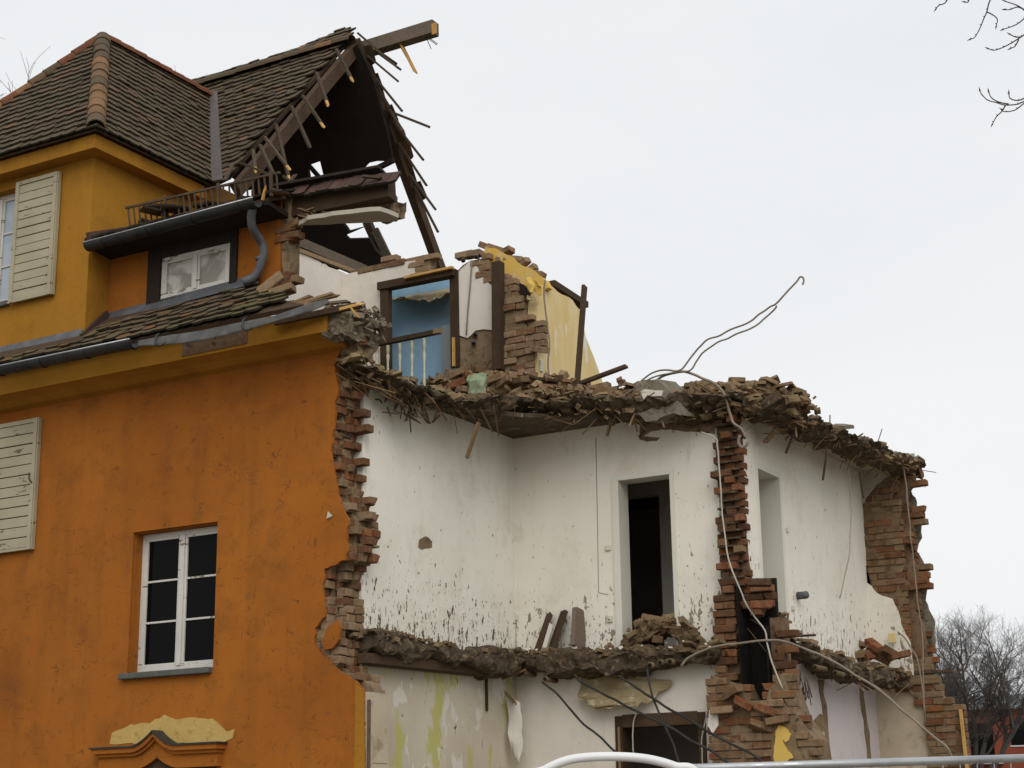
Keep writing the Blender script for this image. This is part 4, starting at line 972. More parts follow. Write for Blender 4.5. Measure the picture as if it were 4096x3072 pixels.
# front attic wall with doorway to the blue room
poly_y('attic_wall', [(1376, 1098), (1440, 1085), (1560, 1062), (1660, 1040), (1664, 1112), (1600, 1128), (1528, 1145), (1522, 1200), (1528, 1330), (1520, 1400), (1526, 1560), (1374, 1560)], YA, .16, M['white_clean'], rough=.008, seed=4)
ATT = poly_y('attic_wall', [(1664, 1112), (1662, 1036), (1722, 1030), (1718, 1110)], YA+.02, .14, M['mortar'], rough=.008)
brick_field(ATT, [(1400, 1072), (1560, 1032), (1740, 1000), (1742, 1028), (1560, 1062), (1400, 1098)], YA-.01, ['brickbuff', 'brickpale'], 51, .01, 0)
for px, py in ((1672, 1062), (1700, 1082), (1680, 1105)): brick(PY(px, py, YA+.05), 'brickpale', ATT, 'full', rnd.uniform(-.1, .1), (0, rnd.uniform(-.1, .1)), rnd)
bar('lintel', PY(1520, 1150, YA-.03), PY(1822, 1090, YA-.03), .14, .10, M['beam'], HOUSE)
bar('lintel_board', PY(1620, 1112, YA-.12), PY(1812, 1070, YA-.12), .06, .03, M['fresh'], HOUSE)
bar('door_post', PY(1544, 1160, YA-.02), PY(1546, 1570, YA-.02), .10, .12, M['beam'], HOUSE)
bar('door_post', PY(1816, 1085, YA-.02), PY(1822, 1470, YA-.02), .03, .12, M['beam'], HOUSE)
bar('door_post', PY(1814, 1350, YA-.06), PY(1815, 1465, YA-.06), .03, .03, M['fresh'], HOUSE)
poly_y('blue_wall', [(1490, 1155), (1830, 1085), (1830, 1600), (1490, 1600)], YA+.5, .12, M['blue'])
sheet('torn_ceiling_paper', [[PY(1560+52*i, 1196-9*i, YA+.5) for i in range(6)], [PY(1570+50*i, 1205-8*i+(8 if i % 2 else 0), YA+.25) for i in range(6)], [PY(1600+42*i, 1212-5*i+(0, 4, 18, 20, 10, -8)[i], YA+.1) for i in range(6)]], M['wall_paper'])
solo(box('cabinet', PY(1766, 1560, YA+.22), PY(1840, 1290, YA+.22)+Vector((0, .25, 0)), M['cabinet'], None, .01), 'plain grey cabinet standing in the blue doorway', 'cabinet')
# pier
poly_y('pier', [(1828, 1500), (1826, 1090), (1850, 1060), (1885, 1040), (1925, 1040), (1960, 1100), (1974, 1110), (1976, 1500)], YA+.012, .16, M['mortar'], rough=.008, seed=8)
poly_y('pier_plaster', [(1828, 1320), (1824, 1098), (1852, 1068), (1880, 1044), (1898, 1050), (1925, 1100), (1968, 1145), (1972, 1322), (1935, 1318), (1900, 1322), (1868, 1352), (1836, 1340)], YA-.006, .018, M['white_clean'], rough=.007, seed=9)
PR = poly_y('pier_top', [(1900, 1050), (1915, 1030), (1965, 1060), (1972, 1130)], YA+.0, .14, M['mortar'], rough=.01)
for px, py, k_ in ((1862, 1022, 'full'), (1895, 1018, 'full'), (1925, 1055, 'full'), (1935, 1078, 'full'), (1945, 1100, 'full'), (1950, 1030, 'half'), (1958, 1125, 'half')):
    brick(PY(px, py, YA+.05), 'brickpale', PR, k_, rnd.uniform(-.15, .15), (rnd.uniform(-.06, .06), rnd.uniform(-.12, .06)), rnd)
for px, py in ((1900, 1338), (1894, 1372), (1853, 1042), (1905, 1028)):
    t0 = tube('pipe_stub', [PY(px, py, YA+.02), PY(px, py, YA-.05)], .03, M['zinc'], HOUSE, 12); tube('bore_shade_plug', [PY(px, py, YA-.053), PY(px, py, YA)], .022, M['soot'], t0, 12)  # black plug stands in for the shade inside each stub
bar('timber_post', PY(1992, 1050, YA-.1), PY(1994, 1480, YA-.1), .115, .12, M['beam'], HOUSE)
bar('post_tenon', PY(1990, 1030, YA-.1), PY(1991, 1052, YA-.1), .05, .05, M['plank'], HOUSE)
# broken brick end and the yellow wall
BEND = [(2014, 1100), (2060, 1105), (2058, 1170), (2085, 1200), (2075, 1240), (2110, 1260), (2150, 1300), (2150, 1370), (2120, 1400), (2140, 1430), (2120, 1470), (2120, 1500), (2014, 1500)]
BE = poly_y('brick_stub', [(2010, 1105), (2045, 1110), (2045, 1200), (2065, 1255), (2105, 1300), (2110, 1500), (2010, 1500)], YA-.03, .16, M['mortar'])
brick_field(BE, BEND, YA-.05, ['brickpale', 'brickpale', 'brickbuff'], 52, .035, .04, (-.03, .03))
brick(PY(2160, 1398, YA-.1), 'brickpale', BE, 'full', -.3, (.1, .30), rnd)
poly_y('yellow_gable', [(1935, 1050), (1940, 985), (1960, 990), (2000, 1000), (2050, 1030), (2090, 1060), (2120, 1070), (2180, 1120), (2195, 1150), (2155, 1170), (2120, 1152), (2060, 1118), (2000, 1095), (1950, 1075)], YA+.18, .1, M['yellow2'], rough=.010, seed=12)
for px, py in ((1955, 990), (1985, 1000), (2020, 1012), (2055, 1040), (2085, 1062), (2130, 1075), (2160, 1100), (2000, 1015)):
    brick(PY(px, py, YA+.26), 'brickpale', BE, rnd.choice(['full', 'half']), rnd.uniform(-.3, .3), (rnd.uniform(-.2, .2), rnd.uniform(.1, .5)), rnd)
bar('gap_shade_bar', PY(2055, 1135, YA+.1), PY(2125, 1175, YA+.1), .10, .10, M['black'], HOUSE)  # black bar painting the shade of the gap behind the bricks
poly_y('grey_infill', [(2040, 1150), (2110, 1180), (2105, 1260), (2040, 1230)], YA+.2, .06, M['cement'])
XY = PY(2152, 1450, YA).x
yw = [PX(a, b, XY) for a, b in ((2150, 1560), (2150, 1230), (2165, 1150), (2185, 1125), (2230, 1165), (2290, 1200), (2318, 1240), (2330, 1300), (2352, 1370), (2380, 1440), (2405, 1510), (2420, 1580))]
yw = rough_line(yw, .08, .01, 14, True)
for p in yw: p.x = XY
prism('yellow_wall', [yw], (-.14, 0, 0), M['yellow'], HOUSE)
bar('wall_plate', PX(2200, 1135, XY-.07), PX(2335, 1222, XY-.07), .14, .08, M['beam'], HOUSE)
plate(2162, 1465, 0, .07, .14, XY, 'wall_socket')
sheet('torn_wallpaper', [[PY(2108+14*i, 1105+8*i, YA+.05-.05*i) for i in range(4)], [PY(2110+18*i, 1135+8*i, YA-.05-.05*(i % 2)) for i in range(4)], [PY(2112+16*i, 1165+12*i, YA-.02-.08*(i % 2)) for i in range(4)]], M['yellow2'], amp=.05)
sheet('torn_wallpaper', [[PY(2112+10*i, 1180+5*i, YA-.02) for i in range(4)], [PY(2108+12*i, 1200+4*i, YA-.10-.03*(i % 2)) for i in range(4)], [PY(2116+8*i, 1222-5*i, YA-.06) for i in range(4)]], M['wall_paper'], amp=.04)
tube('hanging_wire', [PY(2180, 1120, YA-.1), PY(2176, 1180, YA-.1), PY(2188, 1290, YA-.1), PY(2198, 1370, YA-.1), PY(2192, 1450, YA-.1), PY(2197, 1515, YA-.1)], .011, M['cable'], HOUSE, 6, sm=4)
tube('hanging_wire', [PY(1888, 1048, YA-.03), PY(1880, 1150, YA-.03), PY(1872, 1240, YA-.03), PY(1865, 1340, YA-.03)], .009, M['cable'], HOUSE, 6, sm=4)

# ------------------------------------------------------------------ roof tiles
def tile_mesh(name, W_, L, t, seed):
    rr = random.Random(seed); out = [(-W_/2, L), (-W_/2, .05)]
    for i in range(1, 8):
        a = math.pi+math.pi*i/8; out.append((W_/2*math.cos(a),   .06+.06*math.sin(a)*(1+rr.uniform(-.05, .05))))
    out += [(W_/2, .05), (W_/2, L)]
    n = len(out); v = [(x, y, 0) for x, y in out]+[(x, y, t) for x, y in out]
    f = [tuple(range(n))[::-1], tuple(range(n, 2*n))]+[(i, (i+1) % n, n+(i+1) % n, n+i) for i in range(n)]
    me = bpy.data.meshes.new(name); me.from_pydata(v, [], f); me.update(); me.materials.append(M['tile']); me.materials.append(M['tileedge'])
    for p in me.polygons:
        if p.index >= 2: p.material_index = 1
    return me
TW, TE = .178, .150
TM = [tile_mesh('tile', TW-.004, .29, .024, i) for i in range(4)]
def tile_field(parent, origin, e_x, e_s, nrm, poly, rows, cols, mat, seed, exposure=TE, jitter=1., outside=None, tw=TW):
    """plain tiles laid in courses; e_x along the course, e_s up the slope; kept where their lower end falls in the outline"""
    rr = random.Random(seed); base = Matrix((e_x, e_s, nrm)).transposed(); n = 0
    for r in range(rows):
        for c in range(cols):
            x = (c+(.5 if r % 2 else 0))*tw
            p = origin+e_x*x+e_s*(r*exposure)
            q = proj(p+e_s*.05)
            if not inside(q, poly): continue
            if not (-60 < q[0] < 4150 and -60 < q[1] < 3130): continue
            fit = next((k_ for k_ in (1., .8, .62, .45, .3) if inside(proj(p+e_s*.29*k_), poly)), .25)
            o = bpy.data.objects.new('tile', rr.choice(TM)); COL.objects.link(o); o.parent = parent
            m = base @ Matrix.Rotation(rr.gauss(0, .012)*jitter, 3, 'Z') @ Matrix.Rotation(-.15+rr.gauss(0, .012)*jitter, 3, 'X') @ Matrix.Rotation(rr.gauss(0, .014)*jitter, 3, 'Y')
            o.matrix_local = Matrix.Translation(p+nrm*(.040+rr.gauss(0, .003)*jitter)+e_s*rr.gauss(0, .006)*jitter) @ m.to_4x4() @ Matrix.Diagonal((1, fit, 1, 1))
            o.material_slots[0].link = 'OBJECT'; o.material_slots[0].material = M[mat]; n += 1
    return n
def halfround(name, p0, p1, r, mat, parent, up, flare=1.12):
    """one ridge tile: half tube, wider at its lower end p0"""
    p0, p1 = Vector(p0), Vector(p1); m = frame_of(p1-p0, up); v, f = [], []; K = 8
    for e, (p, rr) in enumerate(((p0, r*flare), (p1, r))):
        for lay in (0, .014):
            for i in range(K+1):
                a = math.pi*(i/K); v.append(p+m @ Vector((math.cos(a)*(rr-lay), 0, math.sin(a)*(rr-lay)-.3*r)))
    n = K+1
    for i in range(K):
        f.append((i, i+1, 2*n+i+1, 2*n+i)); f.append((n+i, 3*n+i, 3*n+i+1, n+i+1)); f.append((i, n+i, n+i+1, i+1)); f.append((2*n+i, 2*n+i+1, 3*n+i+1, 3*n+i))
    f.append((0, 2*n, 3*n, n)); f.append((K, n+K, 3*n+K, 2*n+K))
    return mk(name, v, f, mat, parent)
def ridge_run(name, a, b, n, r, mats, parent, up, seed):
    rr = random.Random(seed); a, b = Vector(a), Vector(b)
    for i in range(n):
        p, q = a.lerp(b, i/n), a.lerp(b, min(1.0, (i+1.12)/n))
        j = Vector((rr.uniform(-.006, .006), rr.uniform(-.006, .006), rr.uniform(-.004, .006)))
        halfround(name, p+j, q+j, r, M[rr.choice(mats)], parent, up)

# bay (left): walls, window, hipped roof
YT = 0.0
tz0, tz1 = 7.28, 9.62
TWX = (PY(-120, 1000, YT).x, PY(46, 1000, YT).x)     # its window, cut by the picture edge
TWZ = (PY(20, 1215, YT).z, PY(30, 760, YT).z)
bay = [(-7.2, YT, tz0-.6), (XT, YT, tz0-.6), (XT, YT, tz1+.3), (-7.2, YT, tz1+.3)]
prism('bay_wall', [bay, [(TWX[0], YT, TWZ[0]), (TWX[1], YT, TWZ[0]), (TWX[1], YT, TWZ[1]), (TWX[0], YT, TWZ[1])]], (0, .25, 0), M['amber'], HOUSE)
prism('bay_wall', [[(XT, YT+.251, tz0-.6), (XT, 3.4, tz0-.6), (XT, 3.4, tz1+.3), (XT, YT+.251, tz1+.3)]], (-.25, 0, 0), M['amber'], HOUSE)
casement(HOUSE, TWX[0], TWX[1], TWZ[0]+.02, TWZ[1], YT+.12, 2, 3, 'glass_blue')
box('window_sill', (TWX[0]-.05, YT-.06, TWZ[0]-.04), (TWX[1]+.04, YT+.12, TWZ[0]+.018), M['stone'], HOUSE, .01)
shutter(PY(42, 1200, YT-.04).x, PY(208, 1180, YT-.04).x, PY(50, 1215, YT-.04).z, PY(140, 715, YT-.04).z, YT-.04, 13, 0., 'pale olive board shutter with cracked slats under the hipped roof', None)
# boxed eaves
OV = .20; ZE = 9.74
eav = [(-7.4, -OV), (XT+OV, -OV), (XT+OV, 1.75), (XT+.001, 1.75), (XT+.001, YT-.001), (-7.4, YT-.001)]
prism('eaves_box', [[(x, y, ZE-.20) for x, y in eav]], (0, 0, .17), M['amber'], HOUSE)
APEX = PY(410, 160, 1.62); ER = Vector((XT+OV+.06, -OV-.06, ZE)); EL = Vector((2*APEX.x-ER.x, -OV-.06, ZE))
RB = Vector((APEX.x, RIDGE.y-(RIDGE.z-APEX.z)/TAN_F, APEX.z))              # ridge of the bay meets the main slope
EB = Vector((ER.x, RIDGE.y-(RIDGE.z-ZE)/TAN_F, ZE))                        # its eaves meet the main slope
nfr = (ER-EL).cross(APEX-EL).normalized(); nrt = (EB-ER).cross(APEX-ER).normalized()
BRF = mk('bay_roof', [EL, ER, APEX, EB, RB], [(0, 1, 2), (1, 3, 4, 2)], M['tile'], HOUSE); BRF['label'] = 'hipped tiled roof of the projecting bay'
sd_ = BRF.modifiers.new('t', 'SOLIDIFY'); sd_.thickness = .03; sd_.offset = -1
ex, es = Vector((1, 0, 0)), nfr.cross(Vector((1, 0, 0))).normalized()
frp = [proj(p) for p in (EL-es*.06, ER-es*.06, APEX)]
n1 = tile_field(BRF, Vector((PY(-150, 600, -OV).x-.4, ER.y, ZE))-es*.05, ex, es, nfr, frp, 26, 34, 'tile', 61)
ey = Vector((0, 1, 0)); es2 = nrt.cross(ey).normalized()
if es2.z < 0: es2 = -es2
rtp = [proj(p) for p in (ER-es2*.06, EB-es2*.06, RB, APEX)]
n2 = tile_field(BRF, ER-es2*.05-ey*.1, ey, es2, nrt, rtp, 28, 30, 'tile', 62)
ridge_run('hip_tile', ER+Vector((0, 0, .03)), APEX+Vector((0, 0, .04)), 13, .105, ['tilehip', 'tilehip', 'tile'], BRF, nfr+nrt, 1)
ridge_run('hip_tile', EL+(APEX-EL)*.2+Vector((0, 0, .03)), APEX+Vector((0, 0, .04)), 12, .10, ['tilehip', 'tilered'], BRF, (0, -.3, 1), 2)
ridge_run('ridge_tile', RB+Vector((0, .1, .03)), APEX+Vector((0, 0, .03)), 9, .11, ['tilered'], BRF, (0, 0, 1), 3)
# main roof, front slope up to the tear
es = Vector((0, math.cos(math.radians(50)), math.sin(math.radians(50))))
MAINP = [(700, 360), (745, 338), (1100, 235), (1385, 118), (1410, 130), (1345, 215), (1258, 300), (1182, 395), (1090, 480), (1005, 590), (908, 722), (880, 740), (862, 560), (845, 400)]
rf = [PP(a, b, RIDGE, NF) for a, b in ((560, 372), (745, 335), (1100, 240), (1400, 150), (1320, 245), (1160, 420), (1000, 600), (915, 705), (800, 760), (700, 700))]
MR = prism('main_roof', [rf], -NF*.05, M['beam'], HOUSE); MR['label'] = 'steep tiled main roof torn off at the right'
n3 = tile_field(MR, Vector((-7.0, RIDGE.y-6*math.cos(math.radians(50)), RIDGE.z-6*math.sin(math.radians(50)))), ex, es, NF, MAINP, 49, 30, 'tile', 63, jitter=1.5)
rdir = [PP(745, 335, RIDGE, NF), PP(1395, 120, RIDGE, NF)]
ridge_run('ridge_tile', Vector((-6.2, RIDGE.y, RIDGE.z+.05)), Vector((XS+.02, RIDGE.y, RIDGE.z+.06)), 10, .12, ['tilehip', 'tile', 'tilehip'], MR, (0, 0, 1), 4)
# lead valley
va = [PP(a, b, RIDGE, NF)+NF*.07 for a, b in ((838, 385), (878, 380), (888, 560), (900, 735), (858, 742), (842, 560))]
prism('valley_flashing', [va], -NF*.03, M['lead'], HOUSE)
#tube('roof_hook', [PP(1120, 170, RIDGE, NF)+NF*.1, PP(1140, 180, RIDGE, NF)+NF*.15, PP(1150, 215, RIDGE, NF)+NF*.08], .015, M['rust'], HOUSE, 6)
# rear slope seen from below: boards and tiles with holes, rafters
rp = [(1200, 330), (1430, 180), (1500, 330), (1545, 520), (1565, 645), (1500, 640), (1470, 655), (1440, 690), (1440, 712), (1310, 742), (1285, 640), (1230, 660), (1245, 745), (1000, 760), (900, 700), (1000, 520)]
rr_ = rough_line([PP(a, b, RIDGE, NR) for a, b in rp], .25, .03, 5, True)
rr_ = [p-NR*((p-RIDGE).dot(NR)) for p in rr_]
prism('rear_roof', [rr_], NR*.06, M['black'], HOUSE)
rp2 = [(1000, 760), (1240, 760), (1380, 905), (1400, 925), (1460, 908), (1380, 950), (1395, 962), (1480, 955), (1500, 1000), (1560, 1060), (1300, 1090), (1000, 1000)]
rr_ = rough_line([PP(a, b, RIDGE, NR) for a, b in rp2], .25, .03, 6, True)
rr_ = [p-NR*((p-RIDGE).dot(NR)) for p in rr_]
prism('rear_roof', [rr_], NR*.06, M['black'], HOUSE)
ft, fb_ = PX(1425, 150, XS-.06), PX(930, 735, XS-.06)
bar('rafter', ft-NF*.10, fb_-NF*.10, .11, .17, M['beam'], HOUSE)
bar('rafter', PX(1440, 195, XS-.06), PX(1768, 1095, XS-.06), .12, .15, M['beam'], HOUSE, up=(0, .7, .7))
for i in range(1, 4):
    dx = Vector((-.85*i, 0, 0)); o1 = ft-NF*.1+dx
    bar('rafter', o1, o1+(fb_-ft)*1.1, .10, .15, M['black'], HOUSE)
    o1 = PX(1440, 195, XS-.06)+dx
    bar('rafter', o1, o1+(PX(1768, 1095, XS-.06)-PX(1440, 195, XS-.06))*(.65 if i < 3 else .62), .10, .14, M['black'], HOUSE, up=(0, .7, .7))
bar('rafter', PY(1470, 890, 6.6), PY(1540, 1045, 6.6), .12, .12, M['beam'], HOUSE)
bar('rafter', PY(1500, 920, 6.5), PY(1560, 1045, 6.5), .05, .12, M['beam_grey'], HOUSE)
bar('tie_beam', PP(1445, 705, RIDGE, NR), PP(1575, 640, RIDGE, NR), .06, .07, M['black'], HOUSE)
bar('strut', PY(1230, 655, 5.2), PY(1300, 735, 5.2), .06, .06, M['black'], HOUSE)
bar('ridge_purlin', PX(1395, 218, XS-.4)+Vector((0, 0, 0)), PY(1742, 112, PX(1395, 218, XS-.4).y), .17, .20, M['beam_grey'], HOUSE)
RBY = PX(1395, 218, XS-.4).y
bar('purlin_end', PY(1728, 118, RBY-.08), PY(1745, 112, RBY-.08), .02, .17, M['fresh'], HOUSE)
tube('torn_wires', [PY(1725, 120, RBY), PY(1740, 150, RBY), PY(1755, 135, RBY)], .006, M['lath'], HOUSE, 5)
for a, b, c, d in ((1705, 150, 1724, 195), (1710, 152, 1748, 180), (1715, 150, 1750, 175), (1735, 130, 1755, 133)): tube('torn_wires', [PY(a, b, RBY), PY(c, d, RBY)], .006, M['lath'], HOUSE, 5)
bar('hanging_board', PY(1606, 178, RBY), PY(1660, 285, RBY), .09, .02, M['fresh'], HOUSE, jag=.03)
bar('hanging_board', PY(1600, 180, RBY+.05), PY(1640, 250, RBY+.05), .03, .02, M['plank'], HOUSE, jag=.02)
# torn roof laths, front side (hang in front of the rafter) and rear side (against the sky)
fl_ = [(1345, 196, 1402, 308, 1), (1266, 290, 1305, 402, 1), (1210, 382, 1284, 492, 1), (1166, 425, 1240, 590, 0), (1058, 548, 1146, 662, 1), (1104, 498, 1152, 700, 1), (1040, 580, 1090, 690, 0), (965, 652, 1082, 700, 0), (930, 660, 900, 720, 0), (1012, 600, 1020, 670, 1)]
for a, b, c, d, fr in fl_:
    p = PX(a, b, XS+.02); q = PY(c, d, p.y-.15); bar('roof_lath', p, q, .045, .03, M['lath'], HOUSE, jag=.015)
    if fr: bar('lath_break', q-(q-p)*.02, q+(q-p).normalized()*.10, .038, .022, M['fresh'], HOUSE, jag=.03)
rl_ = [(1432, 133, 1592, 272), (1470, 222, 1592, 325), (1495, 200, 1602, 278), (1515, 205, 1586, 255), (1492, 300, 1608, 444), (1545, 440, 1718, 508), (1520, 380, 1614, 525), (1556, 465, 1693, 640),
       (1592, 570, 1706, 742), (1640, 700, 1742, 838), (1657, 745, 1752, 928), (1500, 330, 1560, 430)]
for a, b, c, d in rl_:
    p = PX(a, b, XS+.02); q = PY(c, d, p.y+.05); bar('roof_lath', p, q, .045, .03, M['lath'], HOUSE)
for i in range(12):            # tiles still clinging to the rear rafter, seen edge-on
    t = (.08, .13, .2, .27, .34, .40, .46, .5, .56, .62, .68, .72)[i]
    p = PX(1440, 195, XS).lerp(PX(1768, 1095, XS), t)+NR*.12
    o = bpy.data.objects.new('tile', rnd.choice(TM)); COL.objects.link(o); o.parent = MR
    esr = Vector((0, -math.cos(math.radians(52)), math.sin(math.radians(52))))
    o.matrix_local = Matrix.Translation(p+Vector((rnd.uniform(-.1, .06), 0, 0))) @ Matrix((-ex, esr, NR)).transposed().to_4x4() @ Matrix.Rotation(rnd.uniform(-.15, .15), 4, 'Z')

# ------------------------------------------------------------------ dormer
YD = .35
DXR = PY(1118, 1050, YD).x
dz0 = 7.55
wx0, wx1 = PY(645, 1150, YD).x, PY(921, 1100, YD).x; wz0, wz1 = PY(645, 1203, YD).z, PY(645, 1036, YD).z
dor = [(XT+.002, YD, dz0), (DXR, YD, dz0), (DXR, YD, 8.62), (XT+.002, YD, 8.62)]
tb = .07
prism('dormer_wall', [dor, [(wx0-tb, YD, wz0-tb*.6), (wx1+tb, YD, wz0-tb*.6), (wx1+tb, YD, wz1+.1), (wx0-tb, YD, wz1+.1)]], (0, .2, 0), M['orange'], HOUSE)
# dark timbers round its window
box('dormer_post', (wx0-.20, YD-.03, dz0+.03), (wx0-.005, YD+.12, 8.62), M['black'], HOUSE, .006); box('dormer_post', (wx1+.005, YD-.03, wz0-.2), (wx1+.105, YD+.12, 8.62), M['black'], HOUSE, .006)
box('dormer_rail', (wx0-.004, YD-.028, wz0-.07), (wx1+.004, YD+.12, wz0-.002), M['black'], HOUSE, .006); box('dormer_head', (wx0-.004, YD-.028, wz1+.002), (wx1+.004, YD+.12, 8.62), M['black'], HOUSE, .006)
casement(HOUSE, wx0, wx1, wz0, wz1, YD-.005, 2, 1, ['glass_reflect', 'glass_reflect'], .045)
# sloping soffit, eaves, roof strip
gz = PY(352, 985, -.02).z
sof = [(-3.98, YD+.01, 8.62), (XT+.5, YD+.01, 8.62)]
mk('dormer_soffit', [(XT+.003, YD+.02, gz-.06), (DXR+.1, YD+.02, gz-.06), (DXR+.1, -.0, gz-.02), (XT+.003, 0, gz-.02), (XT+.003, YD+.02, gz+.0), (DXR+.1, YD+.02, gz), (DXR+.1, 0, gz+.03), (XT+.003, 0, gz+.03)],
   [(0, 1, 2, 3), (7, 6, 5, 4), (3, 2, 6, 7), (0, 4, 5, 1), (1, 5, 6, 2), (0, 3, 7, 4)], M['black'], HOUSE)
nd = Vector((0, -math.sin(math.radians(23)), math.cos(math.radians(23)))); esd = Vector((0, math.cos(math.radians(23)), math.sin(math.radians(23))))
DO = Vector((XT, -.02, gz+.05))
DR = prism('dormer_roof', [[DO, DO+ex*(DXR-XT+.1), DO+ex*(DXR-XT+.1)+esd*1.25, DO+esd*1.25]], -nd*.04, M['beam'], HOUSE)
DR['label'] = 'shallow dormer roof with slipped tiles'
dtp = [proj(p) for p in (DO-ex*.1-esd*.1, DO+ex*(DXR-XT+.15)-esd*.1, DO+ex*(DXR-XT+.15)+esd*1.25, DO-ex*.1+esd*1.25)]
tile_field(DR, DO, ex, esd, nd, dtp, 10, 16, 'tile2', 64, jitter=3.)
for i in range(9):          # slipped tiles heaped behind the snow guard
    o = bpy.data.objects.new('tile', rnd.choice(TM)); COL.objects.link(o); o.parent = DR
    o.matrix_local = Matrix.Translation(DO+ex*rnd.uniform(.5, 2.3)+esd*rnd.uniform(.1, .35)+nd*rnd.uniform(.06, .14)) @ Matrix.Rotation(rnd.uniform(0, 6), 4, 'Z') @ Matrix.Rotation(rnd.uniform(-.4, .4), 4, 'X')
    o.material_slots[0].link = 'OBJECT'; o.material_slots[0].material = M[rnd.choice(['tile2', 'tilered', 'tile2'])]
# verge board against the bay
bar('verge_flashing', PX(352, 945, XT+.02), PX(352, 945, XT+.02)+esd*1.0, .05, .09, M['tilepurple'], HOUSE)
def gutter(name, a, b, r, mat, parent, n=2):
    a, b = Vector(a), Vector(b); m = frame_of(b-a); v, f = [], []; K = 12
    for p in (a, b):
        for lay in (0, .006):
            for i in range(K+1):
                t = math.pi+math.pi*i/K; v.append(p+m @ Vector((math.cos(t)*(r-lay), 0, math.sin(t)*(r-lay))))
    q = K+1
    for i in range(K):
        f += [(i, i+1, 2*q+i+1, 2*q+i), (q+i, 3*q+i, 3*q+i+1, q+i+1), (i, q+i, q+i+1, i+1), (2*q+i, 2*q+i+1, 3*q+i+1, 3*q+i)]
    f += [(0, 2*q, 3*q, q), (K, q+K, 3*q+K, 2*q+K)]
    f += [tuple(range(q))]
    o = mk(name, v, f, mat, parent)
    L = (b-a).length
    tube('gutter_bead', [a+m @ Vector((r*(1 if m.col[0].y < 0 else -1), 0, 0)), b+m @ Vector((r*(1 if m.col[0].y < 0 else -1), 0, 0))], .010, M['galv'], o, 8)
    for i in range(int(L/.75)+1):
        p = a.lerp(b, (i+.4)/(L/.75+.4)); pts = [p+m @ Vector((math.cos(math.pi+math.pi*k/8)*(r+.006), 0, math.sin(math.pi+math.pi*k/8)*(r+.006))) for k in range(9)]
        tube('gutter_bracket', pts, .008, mat, o, 6)
    return o
GU = gutter('gutter', PY(352, 985, -.10)-Vector((0, 0, -.02)), PY(1030, 806, -.10)+Vector((0, 0, .02)), .085, M['zincdark'], HOUSE)
# downpipe with its swan neck
dp = [PY(1010, 835, -.06), PY(1005, 870, -.02), PY(1012, 915, .05), PY(1045, 970, .2), PY(1056, 1010, .24), PY(1045, 1050, .25), PY(1032, 1085, .25), PY(1010, 1112, .22), PY(970, 1128, .16)]
tube('downpipe', dp, .048, M['zinc'], HOUSE, 14, sm=5)
c0 = PY(1042, 1035, .25); tube('pipe_collar', [c0-Vector((0, 0, .015)), c0+Vector((0, 0, .015))], .056, M['zinc'], HOUSE, 14)
# snow guard
sg0, sg1 = PY(503, 832, .0), PY(1120, 690, .0); sb0, sb1 = PY(512, 908, .0), PY(1125, 760, .0)
SG = bar('snow_guard', sg0, sg1, .025, .025, M['rust'], HOUSE); SG['label'] = 'rusty iron snow guard above the dormer gutter'
bar('rail', sb0, sb1, .02, .02, M['rust'], SG)
for i in range(27):
    t = (i+.4)/27; bar('bar', sg0.lerp(sg1, t), sb0.lerp(sb1, t)+Vector((0, 0, -.01)), .016, .016, M['rust'], SG)
for t in (.27, .62, .95): bar('stay', sg0.lerp(sg1, t)+Vector((0, -.02, .03)), sb0.lerp(sb1, t)+Vector((.0, -.03, -.06)), .03, .03, M['rust'], SG)
# dormer corner: bricks, and the torn eaves that still stick out to the right
CB = lump('corner_stub', (DXR+.01, YD+.03, 7.62), (DXR+.12, YD+.22, 8.60), M['mortar'], HOUSE, .03, 4, 4)
for px, py, mt in ((1150, 920, 'brick'), (1175, 905, 'brickbuff'), (1170, 945, 'brick'), (1150, 960, 'brick'), (1140, 1130, 'brick'), (1168, 1122, 'brickbuff'), (1145, 1105, 'brick')):
    brick(PY(px, py, YD+.06), mt, CB, 'full', rnd.uniform(-.3, .3), (rnd.uniform(-.1, .1), rnd.uniform(-.15, .15)), rnd, 1.05)
zt = PY(1090, 850, YD).z
bar('wall_plate', PY(1080, 855, YD+.1), PY(1568, 752, YD+.35), .2, .26, M['beam'], HOUSE)
bar('wall_plate', PY(1480, 808, YD+.45), PY(1580, 790, YD+.55), .14, .13, M['beam_grey'], HOUSE, jag=.03)
pcl = [PZ(a, b, zt-.22) for a, b in ((1190, 902), (1400, 893), (1585, 886), (1592, 872), (1520, 842), (1360, 858), (1230, 880))]
pcl = rough_line(pcl, .1, .012, 3, True)
for p in pcl: p.z = zt-.22
prism('ceiling_remnant', [pcl], (0, 0, .05), M['ceiling'], HOUSE)
sticks('reed_plaster', [PY(1220, 862, YD+.1), PY(1360, 842, YD+.3), PY(1520, 815, YD+.5)], 120, .06, -.05, .05, .06, .2, M['dust'], HOUSE, 33, .7, None, .02)
lump('plaster_lump', PY(1560, 845, YD+.6)-Vector((.1, .12, .08)), PY(1560, 845, YD+.6)+Vector((.12, .12, .1)), M['soil'], HOUSE, .05, 3, 2)
es50 = Vector((0, math.cos(math.radians(50)), math.sin(math.radians(50))))
